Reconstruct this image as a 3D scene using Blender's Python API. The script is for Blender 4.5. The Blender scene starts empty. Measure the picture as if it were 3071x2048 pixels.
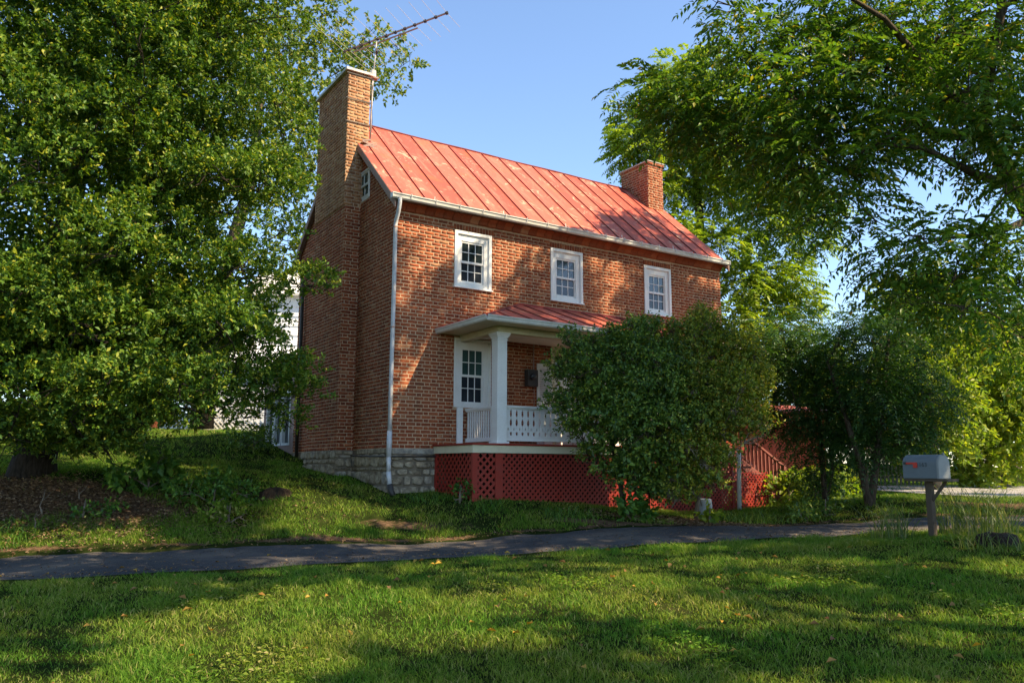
import bpy, math, random
import numpy as np
from mathutils import Vector, Matrix

random.seed(7)
rng = np.random.default_rng(7)
SC = bpy.context.scene
COL = SC.collection

# ------------------------------------------------------------------ camera
CAM = np.array([-6.708, -14.579, -0.378])
YAW, PITCH, ROLL, FPX = 0.5802, 0.1546, 0.0027, 2426.5
R_ = np.array([math.cos(YAW), -math.sin(YAW), 0.0])
F_ = np.array([math.sin(YAW), math.cos(YAW), 0.0])
_fw = np.array([math.sin(YAW) * math.cos(PITCH), math.cos(YAW) * math.cos(PITCH), math.sin(PITCH)])
_up = np.cross(R_, _fw)
_r2 = math.cos(ROLL) * R_ + math.sin(ROLL) * _up
_u2 = -math.sin(ROLL) * R_ + math.cos(ROLL) * _up
cd = bpy.data.cameras.new('camera')
cam = bpy.data.objects.new('camera', cd)
COL.objects.link(cam)
cd.sensor_width = 36.0
cd.lens = FPX / 3071 * 36.0
cd.clip_start = 0.1
cd.clip_end = 2000
M = Matrix(((_r2[0], _u2[0], -_fw[0], CAM[0]), (_r2[1], _u2[1], -_fw[1], CAM[1]), (_r2[2], _u2[2], -_fw[2], CAM[2]), (0, 0, 0, 1)))
cam.matrix_world = M
SC.camera = cam
# ------------------------------------------------------------------ sky, sun, exposure
SUN = np.array([0.60, -1.0, 1.25])
SUN = SUN / np.linalg.norm(SUN)
w = bpy.data.worlds.new('World')
SC.world = w
w.use_nodes = True
nt = w.node_tree
bg = nt.nodes['Background']
sky = nt.nodes.new('ShaderNodeTexSky')
sky.sky_type = 'NISHITA'
sky.sun_disc = False
sky.sun_elevation = math.asin(SUN[2])
sky.sun_rotation = math.atan2(SUN[0], SUN[1])
sky.altitude = 100
sky.air_density = 1.0
sky.dust_density = 0.15
sky.ozone_density = 2.4
nt.links.new(sky.outputs[0], bg.inputs[0])
bg.inputs[1].default_value = 0.135
sd = bpy.data.lights.new('sun', 'SUN')
sd.energy = 5.0
sd.angle = math.radians(0.53)
sd.color = (1.0, 0.81, 0.54)
so = bpy.data.objects.new('sun', sd)
COL.objects.link(so)
so.rotation_euler = Vector(SUN).to_track_quat('Z', 'Y').to_euler()
so.location = (10, -20, 25)
vs = SC.view_settings
vs.view_transform = 'Standard'
vs.look = 'None'
vs.exposure = 1.18
vs.gamma = 1.0
vs.use_curve_mapping = False
SC.render.engine = 'CYCLES'
SC.cycles.max_bounces = 6
SC.cycles.diffuse_bounces = 3
SC.cycles.glossy_bounces = 3
SC.cycles.transmission_bounces = 4
SC.cycles.transparent_max_bounces = 4
SC.cycles.use_denoising = True


# ------------------------------------------------------------------ helpers
def cw(lat, dep, z):
    p = CAM + lat * R_ + dep * F_
    return np.array([p[0], p[1], z])


def latdep(p):
    v = np.asarray(p)[..., :2] - CAM[:2]
    return v @ R_[:2], v @ F_[:2]


def pv(vx, vy, dep):
    """a point on the sight line of the photograph (2351 px wide view) at horizontal depth dep"""
    sx, sy = vx * 1.3063, vy * 1.3063
    v = _fw + _r2 * (sx - 1535.5) / FPX + _u2 * (1024 - sy) / FPX
    return CAM + v * (dep / (v @ F_))


class _N:
    pass


def mat(name, build):
    m = bpy.data.materials.new(name)
    m.use_nodes = True
    t = m.node_tree
    b = t.nodes['Principled BSDF']
    b.inputs['Specular IOR Level'].default_value = 0.12
    build(t, b)
    return m


def nn(t, typ, **kw):
    n = t.nodes.new(typ)
    for k, v in kw.items():
        setattr(n, k, v)
    return n


def coords(t):
    return nn(t, 'ShaderNodeNewGeometry').outputs['Position']


def noise(t, scale, detail=4, rough=0.55, vec=None, dist=0.0):
    n = nn(t, 'ShaderNodeTexNoise')
    n.inputs['Scale'].default_value = scale
    n.inputs['Detail'].default_value = detail
    n.inputs['Roughness'].default_value = rough
    n.inputs['Distortion'].default_value = dist
    t.links.new(vec if vec is not None else coords(t), n.inputs['Vector'])
    return n.outputs['Fac']


def ramp(t, fac, stops, interp='LINEAR'):
    r = nn(t, 'ShaderNodeValToRGB')
    r.color_ramp.interpolation = interp
    e = r.color_ramp.elements
    while len(e) < len(stops):
        e.new(0.5)
    for i, (p, c) in enumerate(stops):
        e[i].position = p
        e[i].color = tuple(c) + ((1.0,) if len(c) == 3 else ())
    t.links.new(fac, r.inputs[0])
    return r.outputs[0]


def mix(t, fac, a, b, blend='MIX'):
    m = nn(t, 'ShaderNodeMix', data_type='RGBA', blend_type=blend)
    if isinstance(fac, (int, float)):
        m.inputs[0].default_value = fac
    else:
        t.links.new(fac, m.inputs[0])
    for s, v in ((6, a), (7, b)):
        if isinstance(v, tuple):
            m.inputs[s].default_value = tuple(v) + (1.0,)
        else:
            t.links.new(v, m.inputs[s])
    return m.outputs[2]


def math_(t, op, a, b=None):
    m = nn(t, 'ShaderNodeMath', operation=op)
    for i, v in enumerate((a, b)):
        if v is None:
            continue
        if isinstance(v, (int, float)):
            m.inputs[i].default_value = v
        else:
            t.links.new(v, m.inputs[i])
    return m.outputs[0]


def bump(t, b, h, strength=0.4, dist=0.01):
    n = nn(t, 'ShaderNodeBump')
    n.inputs['Strength'].default_value = strength
    n.inputs['Distance'].default_value = dist
    t.links.new(h, n.inputs['Height'])
    t.links.new(n.outputs[0], b.inputs['Normal'])


def rnd(t):
    """one random number for each loose piece, also across objects that share a mesh"""
    g = nn(t, 'ShaderNodeNewGeometry').outputs['Random Per Island']
    o = nn(t, 'ShaderNodeObjectInfo').outputs['Random']
    return math_(t, 'FRACT', math_(t, 'ADD', g, math_(t, 'MULTIPLY', o, 7.31)))


def painted(name, col, rough=0.5, dirt=(0.25, 0.22, 0.18), amount=0.5, scale=6.0):
    def f(t, b):
        d = noise(t, scale, 6, 0.65)
        k = ramp(t, d, [(0.45, (0, 0, 0)), (0.75, (amount,) * 3)])
        c = mix(t, k, col, dirt)
        fine = noise(t, scale * 12, 3)
        c = mix(t, 0.18, c, ramp(t, fine, [(0.3, tuple(v * 0.6 for v in col)), (0.7, col)]))
        t.links.new(c, b.inputs['Base Color'])
        b.inputs['Roughness'].default_value = rough
        b.inputs['Specular IOR Level'].default_value = 0.3
        bump(t, b, fine, 0.15, 0.004)
    return mat(name, f)


def leafmat(name, stops, trans=0.42, rough=0.45, spec=0.35):
    def f(t, b):
        c = ramp(t, rnd(t), stops)
        big = noise(t, 0.9, 3)
        c = mix(t, 1.0, c, ramp(t, big, [(0.3, (0.72, 0.78, 0.8)), (0.7, (1.15, 1.1, 0.9))]), 'MULTIPLY')
        t.links.new(c, b.inputs['Base Color'])
        b.inputs['Roughness'].default_value = rough
        b.inputs['Specular IOR Level'].default_value = spec
        tr = nn(t, 'ShaderNodeBsdfTranslucent')
        tc = mix(t, 1.0, c, (1.25, 1.25, 0.5), 'MULTIPLY')
        t.links.new(tc, tr.inputs['Color'])
        ms = nn(t, 'ShaderNodeMixShader')
        ms.inputs[0].default_value = trans
        t.links.new(b.outputs[0], ms.inputs[1])
        t.links.new(tr.outputs[0], ms.inputs[2])
        t.links.new(ms.outputs[0], t.nodes['Material Output'].inputs[0])
    return mat(name, f)


MAT = {}


def _brick(cols, wear):
    def f(t, b):
        c = ramp(t, rnd(t), cols)
        n1 = noise(t, 55, 4)
        c = mix(t, 0.45, c, ramp(t, n1, [(0.3, (0.10, 0.03, 0.016)), (0.55, (0.30, 0.085, 0.036)), (0.8, (0.44, 0.17, 0.08))]))
        st = noise(t, 1.1, 5, 0.6)
        c = mix(t, ramp(t, st, [(0.45, (0, 0, 0)), (0.75, (wear,) * 3)]), c, (0.22, 0.16, 0.10))
        mp = nn(t, 'ShaderNodeMapping')
        mp.inputs['Scale'].default_value = (3.0, 3.0, 0.35)
        t.links.new(coords(t), mp.inputs['Vector'])
        sk = noise(t, 1.0, 7, 0.65, mp.outputs[0])
        c = mix(t, ramp(t, sk, [(0.52, (0, 0, 0)), (0.72, (0.5, 0.5, 0.5))]), c, (0.12, 0.055, 0.03))
        c = mix(t, ramp(t, noise(t, 4.0, 6, 0.7), [(0.62, (0, 0, 0)), (0.74, (0.55, 0.55, 0.55))]), c, (0.46, 0.22, 0.12))
        t.links.new(c, b.inputs['Base Color'])
        b.inputs['Roughness'].default_value = 0.9
        bump(t, b, n1, 0.5, 0.004)
    return f


MAT['brick'] = mat('brick_red', _brick([(0.0, (0.14, 0.028, 0.014)), (0.35, (0.25, 0.054, 0.022)), (0.7, (0.33, 0.080, 0.030)), (0.93, (0.40, 0.112, 0.042)), (1.0, (0.46, 0.26, 0.14))], 0.15))
MAT['brick_old'] = mat('brick_weathered', _brick([(0.0, (0.30, 0.14, 0.06)), (0.4, (0.46, 0.23, 0.10)), (0.8, (0.58, 0.34, 0.16)), (1.0, (0.62, 0.42, 0.23))], 0.3))


def _mortar(t, b):
    n = noise(t, 22, 5)
    c = ramp(t, n, [(0.3, (0.36, 0.235, 0.14)), (0.7, (0.58, 0.40, 0.26))])
    t.links.new(c, b.inputs['Base Color'])
    b.inputs['Roughness'].default_value = 0.95
    bump(t, b, n, 0.4, 0.004)


MAT['mortar'] = mat('lime_mortar', _mortar)


def _stone(t, b):
    r = rnd(t)
    c = ramp(t, r, [(0.0, (0.17, 0.14, 0.10)), (0.4, (0.30, 0.26, 0.19)), (0.75, (0.40, 0.35, 0.26)), (1.0, (0.30, 0.31, 0.31))])
    n1 = noise(t, 9, 7, 0.65)
    c = mix(t, 0.6, c, ramp(t, n1, [(0.36, (0.07, 0.052, 0.036)), (0.5, (0.27, 0.21, 0.135)), (0.62, (0.42, 0.36, 0.26)), (0.8, (0.55, 0.52, 0.46))]))
    t.links.new(c, b.inputs['Base Color'])
    b.inputs['Roughness'].default_value = 0.9
    bump(t, b, noise(t, 24, 8, 0.7), 0.8, 0.02)


MAT['stone'] = mat('foundation_stone', _stone)


def _roof(t, b):
    r = nn(t, 'ShaderNodeObjectInfo').outputs['Random']
    base = ramp(t, r, [(0.0, (0.38, 0.078, 0.052)), (0.5, (0.43, 0.095, 0.064)), (1.0, (0.49, 0.12, 0.080))])
    mp = nn(t, 'ShaderNodeMapping')
    mp.inputs['Scale'].default_value = (2.0, 0.42, 0.42)
    t.links.new(coords(t), mp.inputs['Vector'])
    n1 = noise(t, 2.3, 8, 0.68, mp.outputs[0], 0.6)
    c = mix(t, ramp(t, n1, [(0.50, (0, 0, 0)), (0.62, (0.7, 0.7, 0.7))]), base, (0.55, 0.17, 0.115))
    n2 = noise(t, 2.6, 10, 0.74, None, 1.2)
    c = mix(t, ramp(t, n2, [(0.575, (0, 0, 0)), (0.615, (0.8, 0.8, 0.8))]), c, (0.60, 0.34, 0.23))
    n3 = noise(t, 1.2, 8, 0.7)
    c = mix(t, ramp(t, n3, [(0.54, (0, 0, 0)), (0.68, (0.6, 0.6, 0.6))]), c, (0.43, 0.13, 0.05))
    t.links.new(c, b.inputs['Base Color'])
    b.inputs['Roughness'].default_value = 0.5
    bump(t, b, noise(t, 1.6, 4), 0.25, 0.05)


MAT['roof'] = mat('faded_red_roof_paint', _roof)
MAT['seam'] = painted('dark_roof_seam', (0.20, 0.045, 0.035), 0.6, (0.10, 0.04, 0.03), 0.6)
MAT['white'] = painted('white_trim_paint', (0.80, 0.79, 0.76), 0.45, (0.48, 0.45, 0.38), 0.30, 3.0)
MAT['cream'] = painted('cream_trim_paint', (0.66, 0.61, 0.43), 0.5, (0.42, 0.36, 0.22), 0.45, 3.5)
MAT['gutter'] = painted('aged_white_gutter', (0.66, 0.65, 0.60), 0.32, (0.30, 0.28, 0.24), 0.55, 4.0)
MAT['rake'] = painted('weathered_rake_board', (0.36, 0.24, 0.20), 0.8, (0.20, 0.14, 0.11), 0.6, 9)
MAT['pipe'] = painted('galvanised_downspout', (0.55, 0.56, 0.58), 0.38, (0.30, 0.20, 0.15), 0.5, 5)
MAT['darkmetal'] = painted('dark_iron', (0.045, 0.042, 0.04), 0.5, (0.10, 0.06, 0.04), 0.5, 8)
MAT['alu'] = painted('dull_aluminium', (0.55, 0.52, 0.48), 0.35, (0.28, 0.18, 0.13), 0.7, 9)
MAT['redpaint'] = painted('red_lattice_paint', (0.28, 0.028, 0.016), 0.55, (0.20, 0.045, 0.035), 0.6, 6)
MAT['redwall'] = painted('red_shed_siding', (0.55, 0.10, 0.045), 0.7, (0.34, 0.07, 0.04), 0.5, 3)
MAT['dark'] = painted('crawl_space_shade_tint', (0.012, 0.010, 0.009), 0.9, (0.02, 0.015, 0.01), 0.4)
MAT['mail'] = painted('grey_mailbox_steel', (0.13, 0.155, 0.17), 0.45, (0.10, 0.105, 0.11), 0.5, 5)
MAT['maildoor'] = painted('pale_mailbox_door', (0.20, 0.215, 0.215), 0.45, (0.13, 0.135, 0.13), 0.5, 5)
MAT['flag'] = painted('red_flag_paint', (0.55, 0.045, 0.03), 0.4, (0.4, 0.05, 0.03), 0.3)
MAT['number'] = painted('faded_number_paint', (0.045, 0.05, 0.055), 0.6, (0.08, 0.09, 0.1), 0.6, 30)
MAT['wood'] = painted('weathered_post_wood', (0.085, 0.062, 0.042), 0.85, (0.10, 0.075, 0.05), 0.7, 9)
MAT['stairwood'] = painted('faded_red_stair_wood', (0.24, 0.075, 0.055), 0.8, (0.15, 0.08, 0.06), 0.7, 8)
MAT['siding'] = painted('white_siding', (0.78, 0.79, 0.80), 0.6, (0.6, 0.6, 0.6), 0.3, 1.5)
MAT['bucket'] = painted('grey_plastic', (0.30, 0.33, 0.35), 0.5, (0.3, 0.3, 0.3), 0.5, 6)
MAT['fence'] = painted('grey_fence_board', (0.12, 0.115, 0.095), 0.8, (0.25, 0.23, 0.19), 0.6, 6)
MAT['cap'] = painted('pale_cement_cap', (0.62, 0.60, 0.55), 0.8, (0.4, 0.38, 0.33), 0.5, 5)


def _glass(tint):
    def f(t, b):
        n = noise(t, 1.8, 2)
        c = ramp(t, n, [(0.35, tuple(v * 0.5 for v in tint)), (0.7, tint)])
        t.links.new(c, b.inputs['Base Color'])
        b.inputs['Roughness'].default_value = 0.04
        b.inputs['Specular IOR Level'].default_value = 0.5
        bump(t, b, noise(t, 3.0, 2), 0.06, 0.01)
    return f


MAT['glass'] = mat('old_window_glass', _glass((0.025, 0.036, 0.040)))
MAT['glass'].node_tree.nodes['Principled BSDF'].inputs['Specular IOR Level'].default_value = 0.8
MAT['screen'] = mat('window_screen_glass', _glass((0.035, 0.042, 0.055)))
MAT['blind'] = mat('glass_over_green_blind', _glass((0.05, 0.10, 0.095)))


def _bark(c0, c1):
    def f(t, b):
        mp = nn(t, 'ShaderNodeMapping')
        mp.inputs['Scale'].default_value = (1, 1, 0.22)
        t.links.new(coords(t), mp.inputs['Vector'])
        n = noise(t, 26, 7, 0.65, mp.outputs[0])
        t.links.new(ramp(t, n, [(0.3, c0), (0.7, c1)]), b.inputs['Base Color'])
        b.inputs['Roughness'].default_value = 0.95
        bump(t, b, n, 0.9, 0.03)
    return f


MAT['bark'] = mat('rough_bark', _bark((0.028, 0.022, 0.016), (0.13, 0.10, 0.075)))
MAT['palebark'] = mat('pale_stem_bark', _bark((0.10, 0.08, 0.06), (0.28, 0.23, 0.17)))


def _asphalt(t, b):
    p = noise(t, 140, 3)
    big = noise(t, 0.7, 7, 0.65)
    c = ramp(t, big, [(0.32, (0.028, 0.028, 0.031)), (0.5, (0.050, 0.047, 0.047)), (0.62, (0.095, 0.08, 0.068)), (0.75, (0.16, 0.13, 0.10))])
    c = mix(t, ramp(t, p, [(0.58, (0, 0, 0)), (0.70, (0.7, 0.7, 0.7))]), c, (0.28, 0.25, 0.22))
    lit = noise(t, 7, 9, 0.78)
    c = mix(t, ramp(t, lit, [(0.55, (0, 0, 0)), (0.66, (0.75, 0.75, 0.75))]), c, (0.17, 0.115, 0.07))
    v = nn(t, 'ShaderNodeTexVoronoi', feature='DISTANCE_TO_EDGE')
    v.inputs['Scale'].default_value = 1.3
    wv = nn(t, 'ShaderNodeVectorMath', operation='ADD')
    nz = nn(t, 'ShaderNodeTexNoise')
    nz.inputs['Scale'].default_value = 2.5
    nz.inputs['Detail'].default_value = 6
    t.links.new(coords(t), nz.inputs['Vector'])
    t.links.new(coords(t), wv.inputs[0])
    t.links.new(nz.outputs['Color'], wv.inputs[1])
    t.links.new(wv.outputs[0], v.inputs['Vector'])
    c = mix(t, ramp(t, v.outputs['Distance'], [(0.0, (0.85, 0.85, 0.85)), (0.02, (0, 0, 0))]), c, (0.022, 0.02, 0.018))
    t.links.new(c, b.inputs['Base Color'])
    b.inputs['Roughness'].default_value = 0.9
    b.inputs['Specular IOR Level'].default_value = 0.25
    bump(t, b, p, 0.6, 0.012)


MAT['asphalt'] = mat('worn_asphalt', _asphalt)


def _street(t, b):
    p = noise(t, 40, 4)
    c = ramp(t, p, [(0.3, (0.26, 0.24, 0.235)), (0.7, (0.36, 0.335, 0.325))])
    t.links.new(c, b.inputs['Base Color'])
    b.inputs['Roughness'].default_value = 0.9
    bump(t, b, p, 0.3, 0.01)


MAT['street'] = mat('pale_street_asphalt', _street)


def _ground(t, b):
    a = nn(t, 'ShaderNodeAttribute', attribute_name='dirt').outputs['Fac']
    n = noise(t, 3.5, 8, 0.7)
    g = ramp(t, n, [(0.3, (0.012, 0.020, 0.005)), (0.55, (0.026, 0.036, 0.009)), (0.75, (0.060, 0.056, 0.020))])  # shade between the blades is put into this dark soil colour, for depth
    d = ramp(t, noise(t, 14, 8, 0.75), [(0.3, (0.060, 0.038, 0.024)), (0.55, (0.14, 0.085, 0.050)), (0.8, (0.25, 0.17, 0.105))])
    m = math_(t, 'ADD', a, math_(t, 'MULTIPLY', math_(t, 'SUBTRACT', n, 0.5), 0.9))
    c = mix(t, ramp(t, m, [(0.40, (0, 0, 0)), (0.60, (1, 1, 1))]), g, d)
    t.links.new(c, b.inputs['Base Color'])
    b.inputs['Roughness'].default_value = 1.0
    b.inputs['Specular IOR Level'].default_value = 0.0
    bump(t, b, noise(t, 30, 8, 0.7), 0.8, 0.03)


MAT['ground'] = mat('lawn_soil', _ground)


def _grass():
    def f(t, b):
        r = rnd(t)
        g = ramp(t, r, [(0.0, (0.050, 0.135, 0.014)), (0.5, (0.10, 0.225, 0.020)), (0.9, (0.16, 0.29, 0.03)), (1.0, (0.36, 0.34, 0.12))])
        y = ramp(t, r, [(0.0, (0.11, 0.17, 0.018)), (0.5, (0.19, 0.26, 0.028)), (0.8, (0.28, 0.30, 0.05)), (1.0, (0.44, 0.37, 0.15))])
        n = noise(t, 0.75, 6, 0.65)
        c = mix(t, ramp(t, n, [(0.38, (0, 0, 0)), (0.62, (0.95, 0.95, 0.95))]), g, y)
        t.links.new(c, b.inputs['Base Color'])
        b.inputs['Roughness'].default_value = 0.65
        b.inputs['Specular IOR Level'].default_value = 0.12
        tr = nn(t, 'ShaderNodeBsdfTranslucent')
        t.links.new(mix(t, 1.0, c, (1.2, 1.2, 0.5), 'MULTIPLY'), tr.inputs['Color'])
        ms = nn(t, 'ShaderNodeMixShader')
        ms.inputs[0].default_value = 0.42
        t.links.new(b.outputs[0], ms.inputs[1])
        t.links.new(tr.outputs[0], ms.inputs[2])
        t.links.new(ms.outputs[0], t.nodes['Material Output'].inputs[0])
    return f


MAT['grass'] = mat('grass_blade', _grass())
MAT['holly'] = leafmat('holly_leaf', [(0.0, (0.040, 0.100, 0.019)), (0.5, (0.095, 0.188, 0.026)), (0.85, (0.184, 0.271, 0.030)), (1.0, (0.353, 0.353, 0.041))], 0.34, 0.45, 0.22)
MAT['walnut'] = leafmat('walnut_leaf', [(0.0, (0.050, 0.125, 0.020)), (0.5, (0.095, 0.20, 0.026)), (0.9, (0.17, 0.27, 0.032)), (0.98, (0.33, 0.31, 0.045)), (1.0, (0.44, 0.29, 0.05))], 0.46, 0.42, 0.4)
MAT['locust'] = leafmat('locust_leaf', [(0.0, (0.116, 0.204, 0.028)), (0.5, (0.203, 0.320, 0.033)), (1.0, (0.362, 0.427, 0.045))], 0.48)
MAT['backtree'] = leafmat('maple_leaf', [(0.0, (0.086, 0.155, 0.034)), (0.5, (0.146, 0.235, 0.039)), (0.9, (0.290, 0.325, 0.052)), (1.0, (0.443, 0.342, 0.065))], 0.45)
MAT['shrub'] = leafmat('dark_shrub_leaf', [(0.0, (0.050, 0.107, 0.028)), (0.5, (0.112, 0.204, 0.039)), (0.85, (0.207, 0.319, 0.049)), (1.0, (0.442, 0.463, 0.069))], 0.30, 0.36, 0.35)
MAT['shrublight'] = leafmat('light_shrub_leaf', [(0.0, (0.079, 0.136, 0.025)), (0.5, (0.191, 0.264, 0.034)), (0.85, (0.384, 0.402, 0.049)), (0.96, (0.600, 0.496, 0.077)), (1.0, (0.564, 0.292, 0.108))], 0.34, 0.38, 0.32)
MAT['sumac'] = leafmat('shade_darkened_sumac_leaf', [(0.0, (0.023, 0.066, 0.020)), (0.6, (0.045, 0.113, 0.028)), (1.0, (0.086, 0.182, 0.035))], 0.38)  # the walnut's shade is put into this darkened leaf colour
MAT['bright'] = leafmat('sun_brightened_leaf', [(0.0, (0.124, 0.218, 0.025)), (0.5, (0.216, 0.314, 0.028)), (1.0, (0.361, 0.394, 0.041))], 0.5)  # leaf colour brightened in place of direct sun that the crowns block
MAT['weed'] = leafmat('weed_leaf', [(0.0, (0.044, 0.127, 0.025)), (0.6, (0.096, 0.212, 0.033)), (1.0, (0.177, 0.295, 0.040))], 0.40)
MAT['reed'] = leafmat('tall_grass_blade', [(0.0, (0.066, 0.120, 0.024)), (0.6, (0.132, 0.186, 0.038)), (1.0, (0.324, 0.288, 0.115))], 0.40)
MAT['fallen'] = leafmat('fallen_leaf', [(0.0, (0.20, 0.085, 0.03)), (0.4, (0.36, 0.19, 0.035)), (0.8, (0.50, 0.30, 0.04)), (1.0, (0.30, 0.16, 0.08))], 0.25, 0.6)
MAT['litter'] = leafmat('dry_litter', [(0.0, (0.09, 0.05, 0.03)), (0.5, (0.20, 0.115, 0.065)), (1.0, (0.34, 0.23, 0.14))], 0.15, 0.8)

# ------------------------------------------------------------------ object plumbing
WM = {}


def finish(o, parent, label=None, cat=None, group=None, kind=None):
    COL.objects.link(o)
    if parent is not None:
        o.parent = parent
        o.matrix_parent_inverse = WM.get(parent.name, Matrix()).inverted()
    for k, v in (('label', label), ('category', cat), ('group', group), ('kind', kind)):
        if v:
            o[k] = v
    return o


def empty(name, loc, label, cat, group=None):
    o = bpy.data.objects.new(name, None)
    o.empty_display_size = 0.3
    o.location = tuple(loc)
    WM[o.name] = Matrix.Translation(Vector(tuple(loc)))
    return finish(o, None, label, cat, group)


def mesh_np(name, V, Fc, m, parent=None, smooth=False, **kw):
    """mesh from numpy verts (n,3) and faces (k,3 or 4)"""
    me = bpy.data.meshes.new(name)
    V = np.asarray(V, dtype=np.float32)
    Fc = np.asarray(Fc, dtype=np.int32)
    k = Fc.shape[1]
    me.vertices.add(len(V))
    me.vertices.foreach_set('co', V.ravel())
    me.loops.add(Fc.size)
    me.loops.foreach_set('vertex_index', Fc.ravel())
    me.polygons.add(len(Fc))
    me.polygons.foreach_set('loop_start', np.arange(0, Fc.size, k, dtype=np.int32))
    me.polygons.foreach_set('loop_total', np.full(len(Fc), k, dtype=np.int32))
    if smooth:
        me.polygons.foreach_set('use_smooth', np.ones(len(Fc), dtype=bool))
    me.update(calc_edges=True)
    me.materials.append(m)
    return finish(bpy.data.objects.new(name, me), parent, **kw)


IDT = lambda u, n, z: (u, n, z)
FRONT = lambda u, n, z: (u, -n, z)          # wall y = 0, n outward
SIDE = lambda u, n, z: (-n, u, z)           # wall x = 0, n outward (to the left)


class MB:
    def __init__(s):
        s.v, s.f = [], []

    def quad(s, a, b, c, d):
        k = len(s.v)
        s.v += [tuple(a), tuple(b), tuple(c), tuple(d)]
        s.f.append((k, k + 1, k + 2, k + 3))
        return s

    def poly(s, pts):
        k = len(s.v)
        s.v += [tuple(p) for p in pts]
        s.f.append(tuple(range(k, k + len(pts))))
        return s

    def hexa(s, p):
        """8 corners: bottom ring then top ring"""
        k = len(s.v)
        s.v += [tuple(q) for q in p]
        for f in ((0, 3, 2, 1), (4, 5, 6, 7), (0, 1, 5, 4), (1, 2, 6, 5), (2, 3, 7, 6), (3, 0, 4, 7)):
            s.f.append(tuple(k + i for i in f))
        return s

    def box(s, u0, u1, n0, n1, z0, z1, T=IDT):
        return s.hexa([T(u0, n0, z0), T(u1, n0, z0), T(u1, n1, z0), T(u0, n1, z0), T(u0, n0, z1), T(u1, n0, z1), T(u1, n1, z1), T(u0, n1, z1)])

    def bar(s, a, b, wdt, hgt, up=(0, 0, 1)):
        a, b, up = Vector(a), Vector(b), Vector(up)
        d = (b - a).normalized()
        x = d.cross(up)
        if x.length < 1e-5:
            x = d.cross(Vector((1, 0, 0)))
        x.normalize()
        y = x.cross(d)
        x, y = x * wdt / 2, y * hgt / 2
        return s.hexa([a - x - y, a + x - y, a + x + y, a - x + y, b - x - y, b + x - y, b + x + y, b - x + y])

    def tube(s, pts, rad, n=8, cap=True):
        pts = [Vector(tuple(p)) for p in pts]
        if isinstance(rad, (int, float)):
            rad = [rad] * len(pts)
        k0 = len(s.v)
        ref = Vector((0.31, 0.2, 0.93)).normalized()
        for i, p in enumerate(pts):
            d = (pts[min(i + 1, len(pts) - 1)] - pts[max(i - 1, 0)])
            if d.length < 1e-7:
                d = Vector((0, 0, 1))
            d.normalize()
            x = d.cross(ref)
            if x.length < 0.05:
                x = d.cross(Vector((1, 0, 0)))
            x.normalize()
            y = d.cross(x)
            for j in range(n):
                a = 2 * math.pi * j / n
                s.v.append(tuple(p + (x * math.cos(a) + y * math.sin(a)) * rad[i]))
        for i in range(len(pts) - 1):
            for j in range(n):
                s.f.append((k0 + i * n + j, k0 + i * n + (j + 1) % n, k0 + (i + 1) * n + (j + 1) % n, k0 + (i + 1) * n + j))
        if cap:
            s.f.append(tuple(k0 + j for j in range(n))[::-1])
            s.f.append(tuple(k0 + (len(pts) - 1) * n + j for j in range(n)))
        return s

    def prism(s, prof, a, b, cap=True):
        """profile points as functions: prof = list of (p_at_a, p_at_b) given directly"""
        k = len(s.v)
        n = len(prof)
        s.v += [tuple(p) for p in a] + [tuple(p) for p in b]
        for j in range(n):
            s.f.append((k + j, k + (j + 1) % n, k + n + (j + 1) % n, k + n + j))
        if cap:
            s.f.append(tuple(k + j for j in range(n))[::-1])
            s.f.append(tuple(k + n + j for j in range(n)))
        return s

    def build(s, name, m, parent=None, smooth=False, bevel=0.0, **kw):
        me = bpy.data.meshes.new(name)
        me.from_pydata(s.v, [], s.f)
        if smooth:
            for p in me.polygons:
                p.use_smooth = True
        me.materials.append(m)
        o = bpy.data.objects.new(name, me)
        finish(o, parent, **kw)
        if bevel:
            b = o.modifiers.new('bevel', 'BEVEL')
            b.width = bevel
            b.segments = 2
            b.limit_method = 'ANGLE'
        return o


def child(name, mesh, loc, parent, rot=None, scale=None):
    o = bpy.data.objects.new(name, mesh)
    o.location = loc
    if rot is not None:
        o.rotation_euler = rot
    if scale is not None:
        o.scale = scale
    return finish(o, parent)


# ------------------------------------------------------------------ terrain
def gp(sx, sy, dep):
    p = pv(sx / 1.3063, sy / 1.3063, dep)
    la, de = latdep(p)
    return (float(la), float(de), float(p[2]))


def hp(x, y, z):
    la, de = latdep(np.array([x, y, z]))
    return (float(la), float(de), z)


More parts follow.
